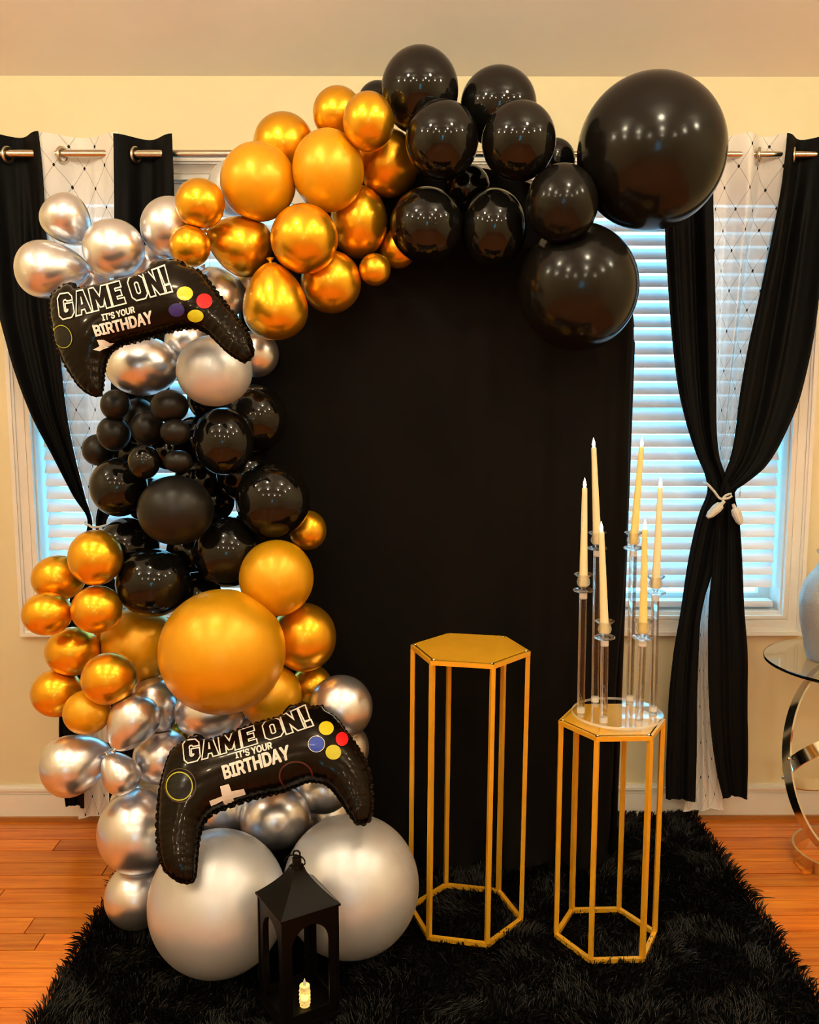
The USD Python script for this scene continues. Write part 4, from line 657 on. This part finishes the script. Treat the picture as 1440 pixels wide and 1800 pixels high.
# ---------------------------------------------------------------- the balloons of the garland
# colour, measured centre in the photograph, depth, half axes (pixels at that depth), turn of the long axis, tail (b: to the back, t: along the axis), label
BALLOONS = [
('G',352,358,-0.67,43,43,0,'b','small gold balloon at the upper left of the gold run, above the smallest left one'),
('G',334,433,-0.67,36,36,0,'b','small round gold balloon touching the top edge of the upper controller balloon'),
('P',454,320,-0.6,66,67,0,'b','large satin gold balloon left of the central one, over the curtain rod'),
('G',499,253,-0.499,53,53,0,'b','gold balloon at the upper left rim of the arch against the cream wall'),
('P',577,300,-0.614,63,70,0,'b','largest satin gold balloon in the upper gold run, at its centre'),
('G',594,199,-0.513,44,45,0,'b','gold balloon at the top of the gold run, half behind a smaller one'),
('G',648,214,-0.67,45,50,0,'b','small shiny gold balloon overlapping the top gold balloon beside the black ones'),
('G',682,287,-0.503,54,58,0,'b','gold balloon tucked under the small top one and behind a black balloon'),
('G',421,430,-0.57,58,52,160,'t','egg-shaped gold balloon lying sideways right of the two small left gold balloons'),
('G',535,420,-0.674,59,60,0,'b','round gold balloon in the middle of the lower row of the upper gold run'),
('G',631,390,-0.51,50,62,0,'b','tall gold balloon behind the central satin gold one, left of the lowest black balloons'),
('G',483,530,-0.67,67,57,95,'t','pear-shaped gold balloon hanging lowest in the upper gold run, right of the controller grip'),
('G',582,496,-0.566,53,54,0,'b','gold balloon at the lower edge of the upper run, hanging over the black backdrop'),
('G',659,474,-0.57,28,28,0,'b','smallest gold balloon hanging at the lower right end of the upper gold run'),
('G',700,437,-0.471,33,34,0,'b','small gold balloon mostly hidden behind the lower left black balloon of the arch top'),
('K',738,159,-0.572,68,73,0,'b','glossy black balloon at the very top of the arch with lamp reflections'),
('K',876,187,-0.554,67,67,0,'b','glossy black balloon at the top right of the black cluster, below ceiling line'),
('K',665,180,-0.473,36,36,0,'b','small black balloon peeking out behind the topmost black balloon and gold ones'),
('K',777,247,-0.67,64,68,0,'b','glossy black balloon in the front centre-left of the top black cluster'),
('K',912,248,-0.687,65,68,0,'b','glossy black balloon in front at the centre-right of the top black cluster'),
('K',974,281,-0.476,37,37,0,'b','small black balloon half hidden between the front black balloon and the giant one'),
('D',1145,268,-0.607,128,132,0,'b','giant black balloon at the upper right end of the arch, largest black one'),
('D',988,358,-0.693,63,68,0,'b',"satin black balloon in front, below the giant black balloon's left side"),
('K',750,396,-0.58,64,65,0,'b','glossy black balloon at the lower left of the top black cluster beside the gold ones'),
('K',868,402,-0.57,57,68,0,'b','black balloon at the bottom middle of the top black cluster over the dark backdrop'),
('D',1016,505,-0.579,105,110,0,'b','big satin black balloon at the lower right of the arch, overlapping the backdrop edge'),
('K',822,330,-0.48,40,40,0,'b','small black balloon deep in the gap at the middle of the top black cluster'),
('S',119,388,-0.57,47,42,310,'t','silver egg-shaped balloon highest of the far left silver trio'),
('S',92,474,-0.61,63,50,0,'t','silver balloon leftmost of all, with an orange floor reflection'),
('S',200,437,-0.62,53,51,0,'b','round silver balloon in front, above the letters of the upper controller balloon'),
('S',300,400,-0.57,52,53,0,'b','silver balloon right of the short black curtain top and left of the small gold ones'),
('S',166,506,-0.501,44,36,80,'t','silver balloon end pointing down behind the far left silver trio'),
('W',412,330,-0.37,46,48,0,'b','pale silver balloon peeking out behind the upper left gold balloons below the rod'),
('S',385,515,-0.472,48,45,120,'t','silver balloon with gold reflections behind the right grip of the upper controller balloon'),
('S',425,503,-0.368,30,32,0,'b','small bit of silver balloon showing between the gold ones above the pear-shaped gold'),
('S',250,643,-0.57,64,52,0,'b','wide chrome silver balloon under the upper controller balloon with orange reflection'),
('W',377,652,-0.73,66,62,0,'b','large pale silver balloon under the right grip of the upper controller balloon'),
('S',330,600,-0.47,40,38,0,'b','small silver balloon tucked between the two silver ones under the upper controller balloon'),
('S',450,622,-0.47,40,41,0,'b','silver balloon at the right, behind the grip tip of the upper controller balloon'),
('S',262,470,-0.47,38,38,0,'b','silver balloon squeezed between the round silver one and the top edge of the controller balloon'),
('M',203,712,-0.635,26,27,0,'b','small black balloon topmost at the left of the small black cluster'),
('M',298,714,-0.715,33,29,0,'b',"small dull black balloon below the silver pair, topmost of the small black cluster's front"),
('M',200,762,-0.625,29,31,0,'b','small black balloon at the left, below the topmost left small black one'),
('M',173,791,-0.545,28,28,0,'b','small black balloon leftmost of the small black cluster beside the sheer curtain'),
('M',259,752,-0.63,29,31,0,'b','small black balloon in the middle of the small black cluster, set back'),
('M',308,759,-0.745,26,23,0,'b','small dull black balloon at the right of the small cluster, beside the larger brown-sheened one'),
('K',253,812,-0.73,28,31,0,'b','small glossy black balloon at the lower middle of the small black cluster'),
('M',313,811,-0.73,25,20,0,'b','smallest flat dull black balloon at the lower right of the small black cluster'),
('K',393,776,-0.671,53,60,0,'b','black balloon with brown sheen right of the small black cluster, below the pale silver one'),
('K',447,736,-0.523,58,60,0,'b','glossy black balloon set back on the right, below the silver balloon at the grip tip'),
('K',209,856,-0.63,50,52,0,'b','glossy black balloon with pale rim at the left edge, below the small black cluster'),
('M',309,897,-0.73,66,61,0,'b','large dull black balloon in front at the centre of the left black run'),
('K',480,879,-0.63,65,67,0,'b','large glossy black balloon right of the left run, above the small gold one'),
('K',226,962,-0.536,54,52,0,'b','black balloon behind the top gold balloon of the left gold cluster'),
('K',270,1024,-0.649,65,60,0,'b','glossy black balloon above and left of the giant gold balloon with lamp reflections'),
('K',400,970,-0.601,60,62,0,'b','round glossy black balloon directly above the giant gold balloon'),
('K',372,880,-0.422,40,40,0,'b','black balloon deep behind the large dull black one, showing in the gap at its right'),
('G',168,980,-0.73,47,49,0,'b','gold balloon highest in the left gold cluster in front of the window blind'),
('G',103,1016,-0.63,46,40,0,'b','gold balloon behind and left of the highest one in the left gold cluster'),
('G',83,1079,-0.73,43,38,0,'b','gold oval balloon farthest left, over the lower corner of the window casing'),
('G',170,1071,-0.73,44,42,0,'b','gold balloon just right of the farthest left oval one in the left gold cluster'),
('G',128,1145,-0.644,47,43,0,'b','gold balloon in the left cluster directly below the window casing corner'),
('G',192,1193,-0.777,48,46,0,'b','gold balloon in the left cluster touching the large hidden gold one and the silver egg'),
('G',100,1218,-0.656,44,42,0,'b','gold balloon at the lower left of the left gold cluster against the cream wall'),
('P',153,1252,-0.763,41,39,0,'b','satin gold balloon lowest of the left gold cluster, above the chrome silver egg'),
('P',243,1133,-0.565,66,66,0,'b','large gold balloon half hidden behind the left side of the giant gold balloon'),
('P',391,1145,-0.801,110,109,0,'b','giant satin gold balloon at the centre of the left column, largest gold one'),
('P',486,1016,-0.69,65,67,0,'b','gold balloon at the upper right of the giant gold balloon, under a black one'),
('G',534,1120,-0.63,57,60,0,'b','gold balloon at the right edge of the column beside the giant gold one'),
('G',541,932,-0.53,33,35,0,'b','small gold balloon at the right edge under the large glossy black balloon'),
('P',475,1222,-0.674,55,55,0,'b','gold balloon tucked below the right side of the giant gold balloon'),
('G',548,1205,-0.57,36,36,0,'b','small gold balloon behind the right edge one, above the right silver balloon'),
('G',300,1293,-0.555,30,30,0,'b','tiny yellow-brown bit deep between the silver ones left of the lower controller balloon'),  # small gold form for the yellow-brown bit in this gap
('G',167,1118,-0.525,26,26,0,'b',"small gold balloon deep behind the left gold cluster's centre"),
('S',274,1241,-0.653,50,41,290,'t','chrome silver egg balloon just left of and below the giant gold balloon'),
('S',231,1271,-0.787,52,44,235,'t','tilted chrome silver egg balloon right of the lowest left gold balloon'),
('S',134,1342,-0.755,62,53,15,'t','chrome silver egg balloon at the far left with an orange reflection below'),
('S',210,1358,-0.786,40,33,120,'t','small silver pear balloon pointing up, right of the far left chrome egg'),
('S',285,1330,-0.675,50,48,0,'b','chrome silver balloon behind the left end of the lower controller balloon'),
('S',370,1250,-0.67,62,50,0,'b','dark chrome silver balloon directly under the giant gold balloon'),
('S',243,1461,-0.738,70,73,0,'b',"large chrome silver balloon at the left of the lower controller balloon's left grip"),
('S',240,1575,-0.763,55,56,0,'b','chrome silver balloon lowest at the left, resting on the black rug'),
('W',383,1586,-0.962,120,123,0,'b','giant pale silver balloon on the rug left of the black lantern'),
('W',617,1556,-0.879,119,120,0,'b','giant pale silver balloon on the rug right of the lantern beside the tall gold stand'),
('S',484,1437,-0.694,62,55,0,'b','chrome silver balloon in the hollow beneath the lower controller balloon'),
('S',599,1243,-0.698,56,56,0,'b',"silver balloon at the right above the lower controller balloon's coloured buttons"),
('S',603,1315,-0.646,46,46,0,'b',"silver balloon at the right behind the lower controller balloon's red button"),
('S',568,1385,-0.606,50,44,0,'b','silver balloon behind the right grip of the lower controller balloon'),
('S',465,1285,-0.601,50,48,0,'b','silver balloon behind the top edge of the lower controller balloon'),
('S',395,1420,-0.647,52,48,0,'b',"dark silver balloon in the shadow under the lower controller balloon's left side"),
('S',575,1432,-0.531,45,42,0,'b','silver balloon low behind the right grip, above the right giant silver balloon'),
('S',228,1412,-0.57,34,34,0,'b','small silver balloon between the silver pear and the large left chrome one'),
('K',350,776,-0.455,46,46,0,'b','unseen black balloon darkening the gap between the small black cluster and the brown-sheened one'),  # from here on: unseen inner balloons, placed to darken the gaps
('K',345,845,-0.518,38,38,0,'b','unseen black balloon darkening the gap above the large dull black one'),
('K',428,832,-0.483,50,50,0,'b','unseen black balloon darkening the gap under the brown-sheened one'),
('K',335,968,-0.5,42,42,0,'b','unseen black balloon darkening the gap above the giant gold balloon'),
('K',232,796,-0.505,34,34,0,'b','unseen black balloon darkening the gap behind the leftmost of the small black cluster'),
('K',262,880,-0.496,40,40,0,'b','unseen black balloon darkening the gap between the pale-rimmed left one and the large dull one'),
('M',243,728,-0.52,28,28,0,'b','small unseen black balloon darkening the gap at the top of the small black cluster'),
('K',372,700,-0.476,42,42,0,'b','unseen black balloon darkening the gap under the pale silver balloon'),
('K',297,792,-0.557,34,34,0,'b','unseen black balloon darkening the gap behind the flat dull smallest one'),
('K',345,1046,-0.52,44,44,0,'b','unseen black balloon darkening the gap touching the top of the giant gold balloon'),
('K',445,930,-0.471,36,36,0,'b','unseen black balloon darkening the gap behind the round one and the large glossy right one'),
]
KIND = {'G': ('gold_balloon', GOLD_CHROME, 'gold balloons of the garland'), 'P': ('gold_balloon', GOLD_PEARL, 'gold balloons of the garland'), 'S': ('silver_balloon', SILVER_CHROME, 'silver balloons of the garland'),
        'W': ('silver_balloon', SILVER_PEARL, 'silver balloons of the garland'), 'K': ('black_balloon', BLACK_GLOSS, 'black balloons of the garland'), 'D': ('black_balloon', BLACK_LARGE, 'black balloons of the garland'), 'M': ('black_balloon', BLACK_SATIN, 'black balloons of the garland')}
def unit_balloon(k, n=56, m=40):                                # pear along z: crown at +1, neck at -1
    t = np.linspace(0, np.pi, m); z = np.cos(t); r = np.sin(t)*(1+k*z); r /= r.max()
    neck = z < -.985
    return z, r
def rev(z, r, n):
    an = np.linspace(0, 2*np.pi, n, endpoint=False); m = len(z)
    v = np.stack([r[:, None]*np.cos(an), r[:, None]*np.sin(an), np.repeat(z[:, None], n, 1)], -1).reshape(-1, 3)
    idx = np.arange(m*n).reshape(m, n); nx = np.roll(idx, -1, 1)
    q = np.stack([idx[:-1], idx[1:], nx[1:], nx[:-1]], -1).reshape(-1, 4)
    return v, np.vstack([q[:, [0, 1, 2]], q[:, [0, 2, 3]]])
BAL = []
for col, cx, cy, y, rx, ry, an, tail, label in BALLOONS:
    c = at(cx, cy, y); s = depth(c)/F; a = math.radians(an)
    vd = (c-EYE)/np.linalg.norm(c-EYE); e1 = np.cross(vd, [0, 0, 1]); e1 /= np.linalg.norm(e1); e2 = np.cross(e1, vd)
    E1, E2, E3 = e1*math.cos(a)+e2*math.sin(a), -e1*math.sin(a)+e2*math.cos(a), -vd
    rz_ = math.sqrt(rx*ry) if tail == 'b' else ry
    big = rx > 90
    if tail == 'b': z, r = unit_balloon(.07, m=56 if big else 40); v, f = rev(z, r, 72 if big else 52); v = v*[rx*s, ry*s, rz_*s]; B3 = np.stack([E1, E2, E3]); td = -E3; tl = rz_*s
    else: z, r = unit_balloon(.24, m=44); v, f = rev(z, r, 52); v = np.stack([-v[:, 2]*rx*s, v[:, 0]*ry*s, v[:, 1]*rz_*s], -1); f = f[:, ::-1]; B3 = np.stack([E1, E2, E3]); td = E1; tl = rx*s*.95
    BAL.append(dict(col=col, c=c, r=math.sqrt(rx*ry)*s, v=v@B3+c, f=f, td=td, tl=tl, label=label))
for b in BAL:                                                   # neighbours press each other flat where they touch
    b['w'] = b['v'].copy()
for i, b in enumerate(BAL):
    for j, o in enumerate(BAL):
        d = o['c']-b['c']; D = np.linalg.norm(d)
        if i == j or D > 1.3*(b['r']+o['r']): continue
        n = d/D; hi = ((b['v']-b['c'])@n).max(); ho = ((o['v']-o['c'])@-n).max()
        if hi+ho > D:
            p = D*hi/(hi+ho)-.0004; e = (b['w']-b['c'])@n-p; b['w'] -= np.maximum(e, 0)[:, None]*n
for b in BAL:
    name, mat, group = KIND[b['col']]
    T = Thing(name, b['c'], b['label'], 'balloon', group)
    T.part('envelope', trimesh.Trimesh(b['w'], b['f'], process=False), mat, True)
    k0 = b['c']+b['td']*b['tl']*.985; R_ = b['r']
    T.part('knot', lathe([(R_*.10, -.02*R_), (R_*.05, R_*.06), (R_*.045, R_*.10), (R_*.075, R_*.13), (R_*.10, R_*.16), (R_*.11, R_*.19), (R_*.095, R_*.195), (R_*.05, R_*.15), (0, R_*.14)], 16, k0, b['td']), mat, True)
